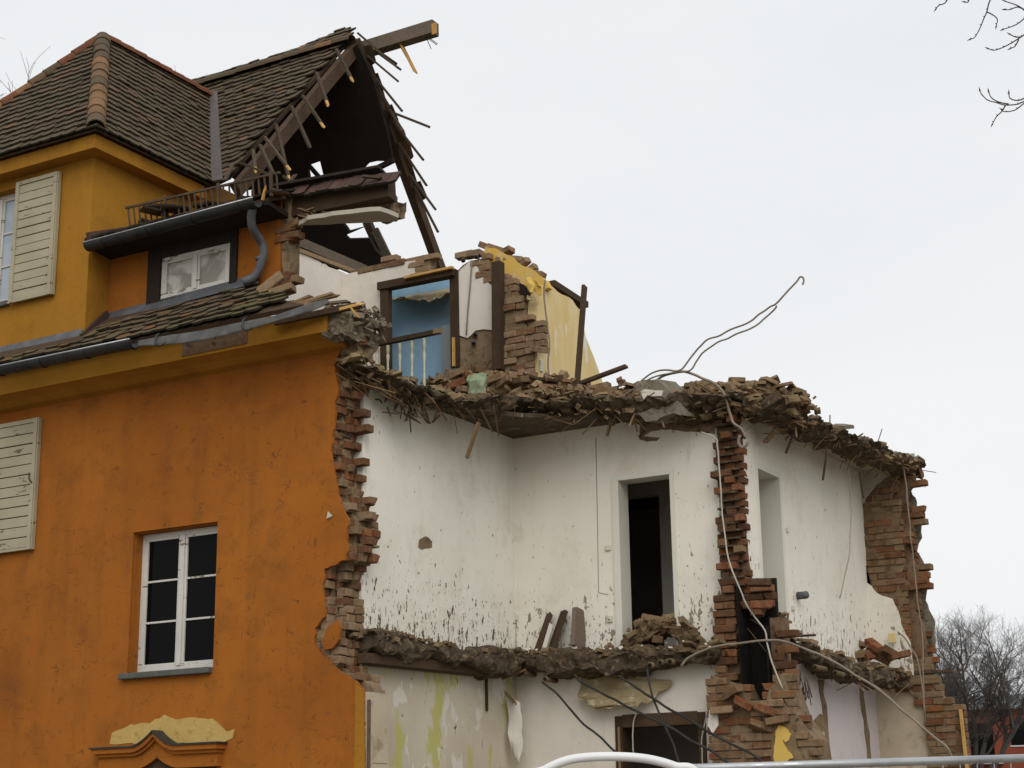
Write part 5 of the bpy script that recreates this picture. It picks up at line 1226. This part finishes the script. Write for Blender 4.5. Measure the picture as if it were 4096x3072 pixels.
for i in range(15):
    t = i/14; p = PY(1095, 800, YD-.07).lerp(PY(1550, 738, YD+.16), t)
    o = bpy.data.objects.new('tile', rnd.choice(TM)); COL.objects.link(o); o.parent = DR
    o.matrix_local = Matrix.Translation(p+Vector((0, rnd.uniform(-.02, .02), rnd.uniform(-.01, .01)))) @ Matrix((ex, es50, NF)).transposed().to_4x4() @ Matrix.Rotation(rnd.uniform(.08, .16), 4, 'Y') @ Matrix.Rotation(rnd.uniform(-.05, .05), 4, 'Z') @ Matrix.Diagonal((1, .75, 1.3, 1))
    o.material_slots[0].link = 'OBJECT'; o.material_slots[0].material = M['tilepurple']
bar('roof_board', PY(1120, 765, YD+.1), PY(1540, 690, YD+.4), .4, .03, M['black'], HOUSE)
for a, b, c, d in ((1100, 745, 1240, 720), (1150, 735, 1180, 700), (1450, 705, 1520, 712), (1130, 705, 1180, 740)): bar('broken_lath', PY(a, b, YD+.05), PY(c, d, YD+.15), .05, .025, M['lath'], HOUSE, jag=.02)
bar('gutter_end_board', PY(1050, 800, -.05), PY(1062, 752, -.05), .03, .02, M['fresh'], HOUSE, jag=.03)

# ------------------------------------------------------------------ eaves strip below dormer and bay
PS = math.radians(39.5); SO = Vector((-9.3, -.50, 6.94)); nsn = Vector((0, -math.sin(PS), math.cos(PS))); ess = Vector((0, math.cos(PS), math.sin(PS)))
XSE = PY(1240, 1210, -.4).x
ST = prism('eaves_roof', [[SO, SO+ex*(XSE+9.3)]+[PP(a, b, SO, nsn) for a, b in ((1150, 1205), (1100, 1175), (1030, 1135))]+[SO+ex*5.4+ess*1.08, SO+ess*1.08]], -nsn*.05, M['beam'], HOUSE); ST['label'] = 'mossy strip of tiled eaves above the street wall'
STP = [(-60, 1500), (620, 1372), (900, 1300), (1060, 1245), (1150, 1210), (1110, 1180), (1040, 1160), (950, 1172), (640, 1252), (410, 1312), (330, 1375), (-60, 1455)]
tile_field(ST, SO-ess*.02, ex, ess, nsn, STP, 11, 58, 'tile2', 65, exposure=.14, jitter=2.)
fl0, fl1 = PY(-60, 1432, YT-.03), PY(330, 1345, YT-.03)
prism('zinc_flashing', [[PY(-60, 1402, YT-.012), PY(326, 1316, YT-.012), PY(322, 1352, YT-.09), PY(-60, 1444, YT-.09)]], (0, .01, .01), M['zinc'], HOUSE)
prism('zinc_flashing', [[PY(432, 1252, YD-.012), PY(950, 1118, YD-.012), PY(1030, 1102, YD-.012), PY(1030, 1132, YD-.10), PY(950, 1152, YD-.10), PY(410, 1292, YD-.10)]], (0, .01, .01), M['zinc'], HOUSE)
bar('verge_flashing', PY(332, 1352, -.05), PY(432, 1258, YD-.05), .05, .10, M['tilepurple'], HOUSE)
G2 = gutter('gutter', PY(-60, 1486, -.60), PY(540, 1363, -.60), .085, M['zincdark'], HOUSE)
# bent eaves sheet beyond the torn gutter end
es_top = [(552, 1372), (660, 1352), (800, 1332), (950, 1300), (1100, 1270), (1240, 1222), (1310, 1205)]; es_bot = [(552, 1388), (640, 1380), (760, 1370), (950, 1330), (1090, 1290), (1240, 1246), (1320, 1212)]
sheet('eaves_sheet', [[PY(a, b-8, -.56) for a, b in es_top], [PY(a, b, -.62) for a, b in es_bot]], M['sheetgrey'], amp=.006, jag=.0)
for px, py in ((625, 1352), (972, 1290)):
    q = PY(px, py, -.62); tube('gutter_bracket', [q+Vector((0, .05, .06)), q+Vector((0, 0, .02)), q+Vector((.02, -.03, -.06)), q+Vector((.07, -.02, -.10)), q+Vector((.13, .02, -.06))], .013, M['zincdark'], HOUSE, 6, sm=3)
bar('fascia_patch', PY(730, 1400, -.364), PY(990, 1345, -.364), .012, .15, M['core'], HOUSE)
bar('eaves_board', PY(1100, 1290, -.45), PY(1430, 1222, -.35), .05, .06, M['beam'], HOUSE, jag=.04)
bar('split_board', PY(1360, 1238, -.38), PY(1436, 1218, -.36), .035, .03, M['fresh'], HOUSE, jag=.05)
bar('split_board', PY(1402, 1228, -.38), PY(1428, 1262, -.36), .03, .02, M['fresh'], HOUSE, jag=.03)
# loose boards and tiles piled on the torn end of the strip
for a, b, c, d, w_, mt in ((1110, 1245, 1330, 1180, .12, 'plank'), (1180, 1240, 1300, 1190, .10, 'plank'), (1160, 1225, 1240, 1190, .14, 'plank'), (1060, 1230, 1180, 1212, .12, 'beam_grey'), (1200, 1215, 1350, 1182, .05, 'plank'), (1230, 1222, 1390, 1206, .06, 'beam_grey')):
    solo(bar('loose_board', PY(a, b, -.2), PY(c, d, -.1), w_, .025, M[mt], None, jag=.03), 'splintered board lying on the torn tiled eaves', 'board', 'boards on the torn eaves')

# ------------------------------------------------------------------ loose things, each its own
def loose_brick(px, py, y, mt, rz, tx, ty, label, group=None, kind='full', sc=1.):
    o = brick(PY(px, py, y), mt, None, kind, rz, (tx, ty), rnd, sc); o.name = 'loose_brick'
    o['label'] = label; o['category'] = 'brick'
    if group: o['group'] = group
rnd = random.Random(101)
lbl = 'loose dusty brick lying in the attic rubble below the timber post'
for px, py, y, mt in ((1838, 1490, YB-.2, 'brickpale'), (1868, 1512, YB-.2, 'brick'), (1830, 1535, YB-.28, 'brickred'), (1850, 1560, YB-.3, 'brickpale'), (1815, 1550, YB-.25, 'brickpale'), (1900, 1485, YB-.1, 'brickbuff'), (1960, 1500, YB-.2, 'brickpale'),
                      (1985, 1515, YB-.3, 'brickpale'), (2020, 1525, YB-.3, 'brickpale'), (2045, 1505, YB-.2, 'brickpale'), (2080, 1520, YB-.25, 'brickbuff'), (2110, 1500, YB-.15, 'brickpale'), (2195, 1555, YB-.2, 'brickpale'), (2240, 1552, YB-.1, 'brickbuff')):
    loose_brick(px, py, y, mt, rnd.uniform(-.8, .8), rnd.uniform(-.2, .2), rnd.uniform(-.2, .3), lbl, 'loose bricks under the timber post')
lbl = 'loose dusty brick on the rubble in front of the yellow wall'
for px, py in ((2270, 1575), (2310, 1565), (2350, 1578), (2400, 1550), (2430, 1562), (2330, 1600), (2390, 1602), (2450, 1590), (2290, 1612), (2500, 1600), (2540, 1612)):
    loose_brick(px, py, YB-.2, rnd.choice(['brickpale', 'brickbuff', 'brickpale']), rnd.uniform(-.9, .9), rnd.uniform(-.2, .2), rnd.uniform(-.3, .3), lbl, 'loose bricks before the yellow wall')
loose_brick(1475, 1485, 1.2, 'brickred', .05, 0, .02, 'red brick lying on the torn floor at the foot of the balustrade', None, 'full', 1.15)
lbl = 'red brick tumbled on the right-hand room floor edge'
for px, py in ((3390, 2605), (3425, 2590), (3450, 2615), (3495, 2580), (3500, 2615), (3540, 2615), (3470, 2630), (3570, 2610), (3600, 2620), (3520, 2632)):
    loose_brick(px, py, YF-.35-.5*rnd.random(), rnd.choice(['brickred', 'brick', 'brickbuff', 'brick']), rnd.uniform(-1.2, 1.2), rnd.uniform(-.5, .5), rnd.uniform(-.6, .6), lbl, 'red bricks on the right floor edge')
lbl = 'earthy brick lying on the heap in the open doorway'
for px, py in ((2580, 2490), (2610, 2482), (2640, 2492), (2670, 2500), (2560, 2530), (2690, 2515), (2630, 2552), (2540, 2555)):
    loose_brick(px, py, YB+.0, rnd.choice(['brickbuff', 'brick', 'brickbuff']), rnd.uniform(-1.2, 1.2), rnd.uniform(-.4, .4), rnd.uniform(-.3, .3), lbl, 'bricks on the doorway heap')
lbl = 'flat brick or stone slab on the rubble crest behind the masonry block'
for px, py, rz in ((2790, 1570, .3), (2830, 1550, -.3), (2880, 1585, .1), (2960, 1575, .2), (3000, 1585, .1), (3040, 1580, 0), (3085, 1590, .2), (3120, 1600, .4), (3160, 1612, .1), (3010, 1640, .1)):
    loose_brick(px, py, YB+.1, rnd.choice(['brickpale', 'brickbuff', 'brickpale']), rz, rnd.uniform(-.15, .15), rnd.uniform(-.2, .2), lbl, 'slabs on the rubble crest')
loose_brick(1083, 1138, -.02, 'brickpale', .5, .1, -.7, 'pale brick standing tilted on the dormer flashing', None, 'full', 1.25)
loose_brick(1130, 1165, -.05, 'brickbuff', .2, .2, .2, 'chipped brick lying on the eaves tiles beside the tilted one', None, 'full', 1.1)
loose_brick(1070, 1215, -.25, 'brickpale', .1, .3, .2, 'mortar-covered brick at the lower edge of the torn eaves', None, 'full', 1.1)
solo(lump('green_plaster_lump', PY(1918, 1540, YB-.32)-Vector((.11, .07, .14)), PY(1918, 1540, YB-.32)+Vector((.11, .07, .14)), M['green'], None, .05, 3, 2), 'pale green painted plaster lump in the attic rubble', 'rubble')
# hollow masonry block at the crest
def masonry_block():
    t = thing('masonry_block', 'leaning chunk of grey masonry with a white plastered hollow', 'masonry', tuple(PY(2640, 1690, YB-.25)))
    o_ = [PY(a, b, YB-.42) for a, b in ((2550, 1545), (2570, 1530), (2640, 1528), (2690, 1560), (2720, 1605), (2745, 1650), (2748, 1668), (2690, 1660), (2640, 1690), (2600, 1690), (2565, 1660), (2558, 1600))]
    h_ = [PY(a, b, YB-.42) for a, b in ((2578, 1572), (2600, 1566), (2668, 1572), (2660, 1600), (2640, 1620), (2605, 1628), (2588, 1600))]
    o_, h_ = rough_line(o_, .05, .014, 1, True), rough_line(h_, .05, .006, 2, True)
    for p in o_+h_: p.y = YB-.52
    b1 = prism('block', [o_], (.05, .40, .05), M['cement'], t)
    for p in h_: p.y = YB-.535
    prism('plaster_face', [h_], (0, .03, 0), M['white_clean'], t)
    lump('mortar_crust', PY(2570, 1540, YB-.25)-Vector((.0, .15, .05)), PY(2670, 1545, YB-.25)+Vector((.0, .15, .05)), M['mortar'], t, .05, 7, 3)
masonry_block()
# planks standing in the left room corner
def leaning(px0, py0, px1, py1, y, w_, mt, label, nm='leaning_plank'):
    solo(bar(nm, PY(px0, py0, y-.12), PY(px1, py1, y), w_, .05, M[mt], None, jag=.02, seg=3), label, 'plank')
leaning(2150, 2600, 2200, 2455, YB-.06, .10, 'beam', 'narrow dark plank leaning against the white wall, white paint on its face')
leaning(2205, 2600, 2258, 2445, YB-.05, .15, 'beam', 'broad dark plank leaning between the narrow and the grey plank')
leaning(2312, 2595, 2318, 2440, YB-.06, .26, 'beam_grey', 'wide weathered grey plank leaning on the white room wall')
mk('paint_flake', [PY(2168, 2590, YB-.22), PY(2186, 2590, YB-.22), PY(2212, 2500, YB-.16), PY(2198, 2490, YB-.16)], [(0, 1, 2, 3)], M['paperwhite'], HOUSE)
# loose timbers on the crest
def timber(px0, py0, px1, py1, y0, y1, w_, h_, mt, label, cat='timber', nm='loose_timber', jag=.02):
    solo(bar(nm, PY(px0, py0, y0), PY(px1, py1, y1), w_, h_, M[mt], None, jag=jag, seg=2), label, cat)
timber(2308, 1545, 2338, 1145, YB-.1, YB-.1, .06, .05, 'beam', 'upright splintered lath standing before the yellow wall')
timber(2290, 1545, 2502, 1466, YB-.2, YB-.3, .06, .04, 'rust', 'reddish timber leaning out over the sky beside the yellow wall')
timber(2240, 1590, 2440, 1585, YB-.35, YB-.35, .03, .025, 'fresh', 'thin yellow lath lying across the bricks')
timber(2195, 1560, 2330, 1640, YB-.35, YB-.45, .05, .03, 'plank', 'splintered board hanging down from the broken boarding')
timber(2045, 1480, 2170, 1520, YB-.2, YB-.2, .07, .03, 'beam', 'dark board lying below the brick stub')
timber(2160, 1515, 2230, 1525, YB-.2, YB-.2, .08, .03, 'beam', 'short dark board at the foot of the yellow wall')
timber(1425, 1465, 1965, 1690, 0.5, YB-.2, .025, .025, 'cable', 'long thin pipe slanting down along the torn attic floor', 'pipe', 'loose_pipe', 0)
timber(2730, 1577, 2950, 1573, YB-.05, YB-.05, .04, .02, 'cablew', 'pale metal strip lying on the rubble crest', 'strip')
timber(3100, 1618, 3232, 1612, YB+.1, YB+.1, .04, .02, 'plank', 'short board sticking out at the end of the crest')
# slab of broken boarding with a dark underside
o = prism('broken_boarding', [[PY(1968, 1600, YB-.30), PY(2170, 1558, YB-.55), PY(2240, 1610, YB-.50), PY(2330, 1650, YB-.1), PY(2000, 1650, YB-.0)]], (0, 0, .035), M['plank'])
solo(o, 'tilted slab of broken floor boarding with a dark underside', 'boarding')
rnd = random.Random(55)
# balustrade: handrail and turned balusters
BS = thing('balustrade', 'dark handrail on cream turned balusters by the blue doorway', 'balustrade', tuple(PY(1600, 1560, YB-.3)))
yb_ = YB-.3
bar('handrail', PY(1465, 1385, yb_), PY(1757, 1326, yb_), .07, .055, M['beam'], BS); bar('handrail_end', PY(1738, 1329, yb_-.002), PY(1763, 1324, yb_-.002), .074, .06, M['plank'], BS)
bp = [(.020, 0), (.020, .06), (.013, .07), (.019, .085), (.013, .10), (.021, .16), (.017, .30), (.012, .33), (.019, .345), (.012, .36), (.014, .42), (.022, .54), (.012, .60), (.022, .615), (.022, .74)]
for px, pyt, pyb in ((1508, 1390, 1460), (1552, 1386, 1502), (1600, 1378, 1515), (1648, 1368, 1540), (1697, 1358, 1555), (1458, 1432, 1458)):
    top = PY(px, pyt-4, yb_); hgt = max(.3, top.z-PY(px, pyb, yb_).z)+.12; v, f = [], []; K = 10; hs = hgt/.74
    for r_, z_ in bp:
        for i in range(K): v.append((top.x+r_*math.cos(6.2832*i/K), top.y+r_*math.sin(6.2832*i/K), top.z-hgt+z_*hs))
    for s_ in range(len(bp)-1):
        for i in range(K): f.append((s_*K+i, s_*K+(i+1) % K, (s_+1)*K+(i+1) % K, (s_+1)*K+i))
    mk('baluster', v, f, M['balwhite'], BS, True)

# cables
def cable(pts, y, r, mt, label, sm=5, dy=0.):
    P = [PY(a, b, y+dy*i/(len(pts)-1)) for i, (a, b) in enumerate(pts)]
    P = smooth_path(P, sm); P = [p+noise.noise_vector(p*3.1)*.016+noise.noise_vector(p*9)*.006 for p in P]
    o = tube('loose_cable', P, r, M[mt], None, 8); solo(o, label, 'cable')
yc = YB-.45
cable([(2330, 1735), (2420, 1640), (2500, 1580), (2545, 1548), (2570, 1518), (2610, 1492), (2660, 1480), (2719, 1480), (2752, 1450), (2793, 1393), (2830, 1356), (2880, 1340), (2941, 1309), (2990, 1290), (3043, 1254), (3080, 1228), (3108, 1215), (3150, 1172), (3185, 1130), (3196, 1110), (3207, 1107), (3214, 1122), (3212, 1142)], yc, .0105, 'cable', 'stiff grey cable arching up against the sky to a hook')
cable([(2440, 1700), (2500, 1600), (2560, 1535), (2640, 1502), (2719, 1488), (2766, 1480), (2790, 1445), (2811, 1411), (2867, 1368), (2915, 1350), (2959, 1328), (3005, 1310), (3052, 1281), (3085, 1250), (3106, 1231), (3110, 1222)], yc+.03, .0100, 'cable', 'second grey cable running beside the hooked one')
cable([(2600, 1545), (2650, 1505), (2700, 1490), (2745, 1486), (2800, 1510), (2850, 1528), (2885, 1560), (2905, 1600), (2920, 1660), (2930, 1690), (2968, 1715), (2985, 1750)], yc+.06, .015, 'cable', 'thick grey cable looping down over the brick pillar')
cable([(2960, 1740), (2955, 1770), (2968, 1790), (2985, 1785), (2992, 1768)], yc+.02, .018, 'cable', 'curled cable end hanging beside the pillar')
cable([(2805, 1730), (2862, 1752), (2870, 1790), (2876, 1900), (2890, 2060), (2905, 2200), (2950, 2330), (3000, 2440), (3055, 2520), (3072, 2590), (3100, 2680), (3130, 2755)], YB-.30, .009, 'cablew', 'thin white cable trailing down the brick pillar and flue')
cable([(2172, 2725), (2240, 2790), (2320, 2880), (2400, 2950), (2475, 3015)], YB-.6, .013, 'cableb', 'black cable slanting down to the ground-floor doorway', dy=-.3)
cable([(2300, 2700), (2330, 2730), (2420, 2778), (2520, 2832), (2640, 2890), (2780, 2970), (2960, 3080)], YB-.5, .014, 'cableb', 'longest black cable crossing the dark doorway', dy=-.6)
cable([(2475, 2705), (2560, 2762), (2660, 2822), (2760, 2880), (2880, 2952), (3010, 3020), (3110, 3080)], YB-.55, .014, 'cableb', 'black cable crossing in front of the yellow plaster patch', dy=-.6)
cable([(2590, 2672), (2596, 2720), (2612, 2790), (2650, 2880), (2690, 2970), (2728, 3080)], YB-.5, .012, 'cableb', 'steep black cable hanging in the dark doorway', dy=-.4)
cable([(2725, 2665), (2760, 2630), (2850, 2592), (2960, 2572), (3060, 2563), (3140, 2568), (3230, 2598), (3340, 2652), (3440, 2710), (3530, 2775), (3620, 2852), (3700, 2920), (3780, 2980), (3800, 3010), (3812, 3040)], YB-.4, .013, 'cable', 'long cable bowed across the flue to the right-hand ruin', dy=.3)
cable([(3368, 1818), (3390, 1860), (3402, 1960), (3405, 2080), (3396, 2220), (3380, 2310), (3358, 2395)], YF-1.2, .009, 'cablew', 'white cable hanging against the right-hand room wall')
cable([(3605, 1850), (3620, 1900), (3635, 2050), (3650, 2200), (3672, 2400), (3690, 2560), (3694, 2700), (3700, 2900)], YF-.35, .010, 'cable', 'thin cable hanging straight down the bare brick end wall')
cable([(3590, 2530), (3620, 2555), (3650, 2600), (3670, 2640), (3690, 2740), (3700, 2860)], YF-.4, .010, 'cable', 'cable drooping from the yellow box on the end wall')
cable([(2545, 2850), (2530, 2900), (2532, 2960), (2534, 3030)], YB-.06, .008, 'cablew', 'pale wire hanging down over the dark ground-floor doorway')
cable([(2832, 2830), (2818, 2900), (2806, 2960), (2810, 3080)], YB-.1, .008, 'cablew', 'pale wire hanging along the doorway jamb')
cable([(1405, 1455), (1440, 1540), (1480, 1590), (1520, 1596), (1530, 1610)], .6, .008, 'cableb', 'short dark wire curling below the torn attic floor')
cable([(1640, 1540), (1665, 1590), (1660, 1655), (1648, 1655)], 1.0, .012, 'cableb', 'hooked dark wire dangling from the floor splinters')
plate(3570, 2552, YF-.08, .10, .12, None, 'yellow_box', 'yellow')

# ------------------------------------------------------------------ site fence in the foreground
def at_depth(px, py, k): return CAM+ray(px, py)*k
kf = 6.2
hp = [at_depth(a, b, kf) for a, b in ((2100, 3140), (2180, 3080), (2260, 3044), (2340, 3030), (2440, 3026), (2540, 3030), (2620, 3042), (2700, 3066), (2790, 3110))]
FB = thing('tubular_hoop', 'white tubular hoop standing before the ruin', 'barrier', (hp[4].x, hp[4].y, 0))
pts = [Vector((hp[0].x, hp[0].y, .02)), Vector((hp[0].x, hp[0].y, hp[0].z-.3))]+hp+[Vector((hp[-1].x, hp[-1].y, hp[-1].z-.3)), Vector((hp[-1].x, hp[-1].y, .02))]
tube('hoop', pts, .0165, M['whitemetal'], FB, 16, sm=6)
for e in (hp[0], hp[-1]): box('base_plate', (e.x-.08, e.y-.08, 0), (e.x+.08, e.y+.08, .02), M['whitemetal'], FB)
fa, fb2 = at_depth(2700, 3076, kf+.05), at_depth(4300, 3026, kf+1.0)
fb2.z = fa.z+(fb2.z-fa.z)
FN = thing('fence_panel', 'grey galvanised tube fence panel along the site', 'fence', (fa.x, fa.y, 0))
tube('top_rail', [fa, fb2], .0165, M['galv'], FN, 16)
for e in (fa, fb2): tube('post', [Vector((e.x, e.y, 0)), e], .018, M['galv'], FN, 12)
tube('bottom_rail', [Vector((fa.x, fa.y, .15)), Vector((fb2.x, fb2.y, .15))], .015, M['galv'], FN, 10)
for i in range(1, 22):
    q = fa.lerp(fb2, i/22); bar('wire', Vector((q.x, q.y, .16)), q-Vector((0, 0, .01)), .004, .004, M['galv'], FN)

# ------------------------------------------------------------------ trees
def branchgeo(G, p, d, L, r, depth, rr, sides=5, spread=.55, kids=(3, 5), curl=.25, shrink=.68, upb=.12):
    n = 4; pts = [p]; dd = d.normalized()
    for i in range(n):
        dd = (dd+Vector((rr.gauss(0, curl), rr.gauss(0, curl), rr.gauss(0, curl)+upb))*.5).normalized(); pts.append(pts[-1]+dd*(L/n))
    G.add(tubegeo(pts, r, sides if r > .02 else 3, r*.55))
    if depth == 0: return
    for i in range(rr.randint(*kids)):
        t = rr.uniform(.35, 1.); k = min(n-1, int(t*n)); q = pts[k].lerp(pts[k+1], t*n-k)
        v = Vector((rr.gauss(0, 1), rr.gauss(0, 1), rr.gauss(0, .8))).normalized()
        branchgeo(G, q, dd*(1-spread)+v*spread+Vector((0, 0, upb)), L*shrink*rr.uniform(.75, 1.1), r*.5, depth-1, rr, sides, spread, kids, curl, shrink, upb)
def bare_tree(name, label, base, h, r, seed, depth=5, group=None, crown_w=1.):
    rr = random.Random(seed); t = thing(name, label, 'tree', tuple(base), group); b = Vector(base)
    tr = [b, b+Vector((.1, 0, h*.18)), b+Vector((-.05, .1, h*.36))]
    tube('trunk', tr, r, M['bark'], t, 10, r*.75)
    G = Geo()
    for i in range(8):
        a = i*.8+rr.uniform(-.3, .3); d = Vector((math.cos(a)*crown_w, math.sin(a)*crown_w, rr.uniform(.7, 1.5)))
        branchgeo(G, tr[-1].lerp(tr[1], rr.uniform(0, .6)), d, h*.30*rr.uniform(.8, 1.15), r*.5, depth, rr)
    o = G.build('crown', M['bark'], t); o['kind'] = 'stuff'
    return t
def far(px, py, dist): return CAM+ray(px, py).normalized()*dist
tb_ = far(3900, 3100, 58); bare_tree('bare_tree', 'leafless tree with a dense round crown beyond the ruin', (tb_.x, tb_.y, 0), 9.4, .20, 5, 6)
tb_ = far(-800, 700, 34); bare_tree('bare_tree', 'leafless tree whose twig tips show past the hipped roof', (tb_.x, tb_.y, 0), 17.5, .3, 9, 5)
# near tree whose twigs reach in at the top right
NT = thing('birch_tree', 'tree whose thin budding twigs reach in over the sky', 'tree', (14.6, 2.6, 0))
nb = Vector((14.6, 2.6, 0))
tube('trunk', [nb, nb+Vector((-.1, 0, 4)), nb+Vector((.1, .1, 8)), nb+Vector((0, .2, 12.5))], .2, M['bark'], NT, 12, .07, 4)
kd = 13.
TWIGS = [[(4160, 120), (4098, 42), (4060, 18), (4010, 0), (3960, -40)], [(4110, 60), (4095, 76), (4066, 98), (4030, 112), (4012, 118)], [(4110, 130), (4080, 150), (4040, 175), (4010, 190), (3985, 199), (3968, 200), (3952, 194)],
         [(4085, 148), (4060, 147), (4040, 137)], [(4075, 158), (4060, 185), (4042, 194)], [(4000, -60), (3960, 2), (3947, 48), (3935, 75), (3921, 110), (3900, 148), (3882, 157)], [(3947, 48), (3968, 58), (3989, 76), (3985, 104)],
         [(3800, -30), (3782, 10), (3755, 22), (3744, 36)], [(3880, -20), (3872, 8), (3860, 8)], [(4150, 390), (4090, 408), (4068, 417), (4020, 420), (3985, 410), (3950, 400), (3925, 375), (3920, 362)], [(4035, 416), (3995, 408), (3965, 390), (3955, 365)],
         [(4130, 395), (4098, 412), (4060, 440), (4020, 447), (4008, 440)], [(4022, 420), (4008, 445), (3985, 468), (3970, 496)], [(4100, 392), (4070, 402), (4040, 393), (4036, 372)], [(4098, 38), (4070, 28), (4040, 38), (4020, 38)]]
G = Geo()
for tw in TWIGS:
    P = smooth_path([at_depth(a, b, kd) for a, b in tw], 4); G.add(tubegeo(P, .006, 5, .0035))
    e = P[-1]; d = (P[-1]-P[-2]).normalized(); G.add(tubegeo([e, e+d*.012, e+d*.03], .008, 5, .001))
    for q in P[3::4]: G.add(tubegeo([q, q+Vector((-.01, 0, .012))], .007, 4, .002))
for (a, b), sh in (((4160, 120), 3.0), ((4110, 60), 2.0), ((4110, 130), 2.4), ((4000, -60), 3.5), ((3800, -30), 4.2), ((3880, -20), 4.), ((4150, 390), 1.6), ((4130, 395), 1.7), ((4100, 392), 1.6)):
    e = at_depth(a, b, kd); s_ = nb+Vector((0, .1, min(12.2, e.z+sh*.15-.2))); mid = s_.lerp(e, .5)+Vector((0, 0, .25))
    G.add(tubegeo(smooth_path([s_, mid, e], 6), .03, 6, .006))
o = G.build('crown', M['twig'], NT); o['kind'] = 'stuff'

# ------------------------------------------------------------------ brick apartment block far right
def far_block():
    A0, A1 = far(3830, 2900, 95), far(4400, 2900, 95)
    d = (Vector((A1.x, A1.y, 0))-Vector((A0.x, A0.y, 0))); L = d.length; d.normalize(); nrm = Vector((d.y, -d.x, 0))
    t = thing('apartment_block', 'distant red brick block with white balconies under a grey roof', 'building', (A0.x, A0.y, 0))
    q = lambda u, z, o_: Vector((A0.x, A0.y, 0))+d*u+Vector((0, 0, z))+nrm*o_
    zt = far(3980, 2838, 95).z; zr = far(3980, 2782, 95).z
    def slab(nm, u0, u1, z0, z1, o0, o1, mt, par=t):
        v = [q(u, z, o_) for u in (u0, u1) for z in (z0, z1) for o_ in (o0, o1)]
        return mk(nm, v, [(0, 1, 3, 2), (4, 6, 7, 5), (0, 4, 5, 1), (2, 3, 7, 6), (0, 2, 6, 4), (1, 5, 7, 3)], mt, par)
    mb = tintmat('far_red_brick', (.16, .04, .022, 1), (.20, .055, .03, 1), .6); mg = tintmat('far_roof', (.26, .29, .31, 1), (.30, .33, .35, 1), .5); mw = tintmat('far_white', (.5, .5, .5, 1), (.42, .42, .42, 1), 1.)
    slab('wall', 0, L, 0, zt, -9, 0, mb); slab('roof', -.4, L+.4, zt+.004, zr, -9.3, .5, mg)
    for fl in range(4):
        for i in range(6):
            z0 = zt-1.9-fl*2.8; u = .6+i*2.1
            if z0 < .5: continue
            if i % 2: 
                wv = slab('window', u, u+1.2, z0, z0+1.3, -.1, .03, M['glass']); slab('window_frame', u-.07, u+1.27, z0-.07, z0, -.1, .05, mw, wv)
            else:
                wv = slab('balcony', u-.3, u+1.6, z0-.95, z0-.75, .0, .9, mw); slab('balcony_door', u, u+1.2, z0-.74, z0+1.2, -.1, .03, M['glass'], wv); slab('balcony_front', u-.3, u+1.6, z0-.74, z0-.55, .8, .9, mw, wv)
far_block()
print('tiles', n1, n2, n3, 'objects', len(bpy.data.objects))
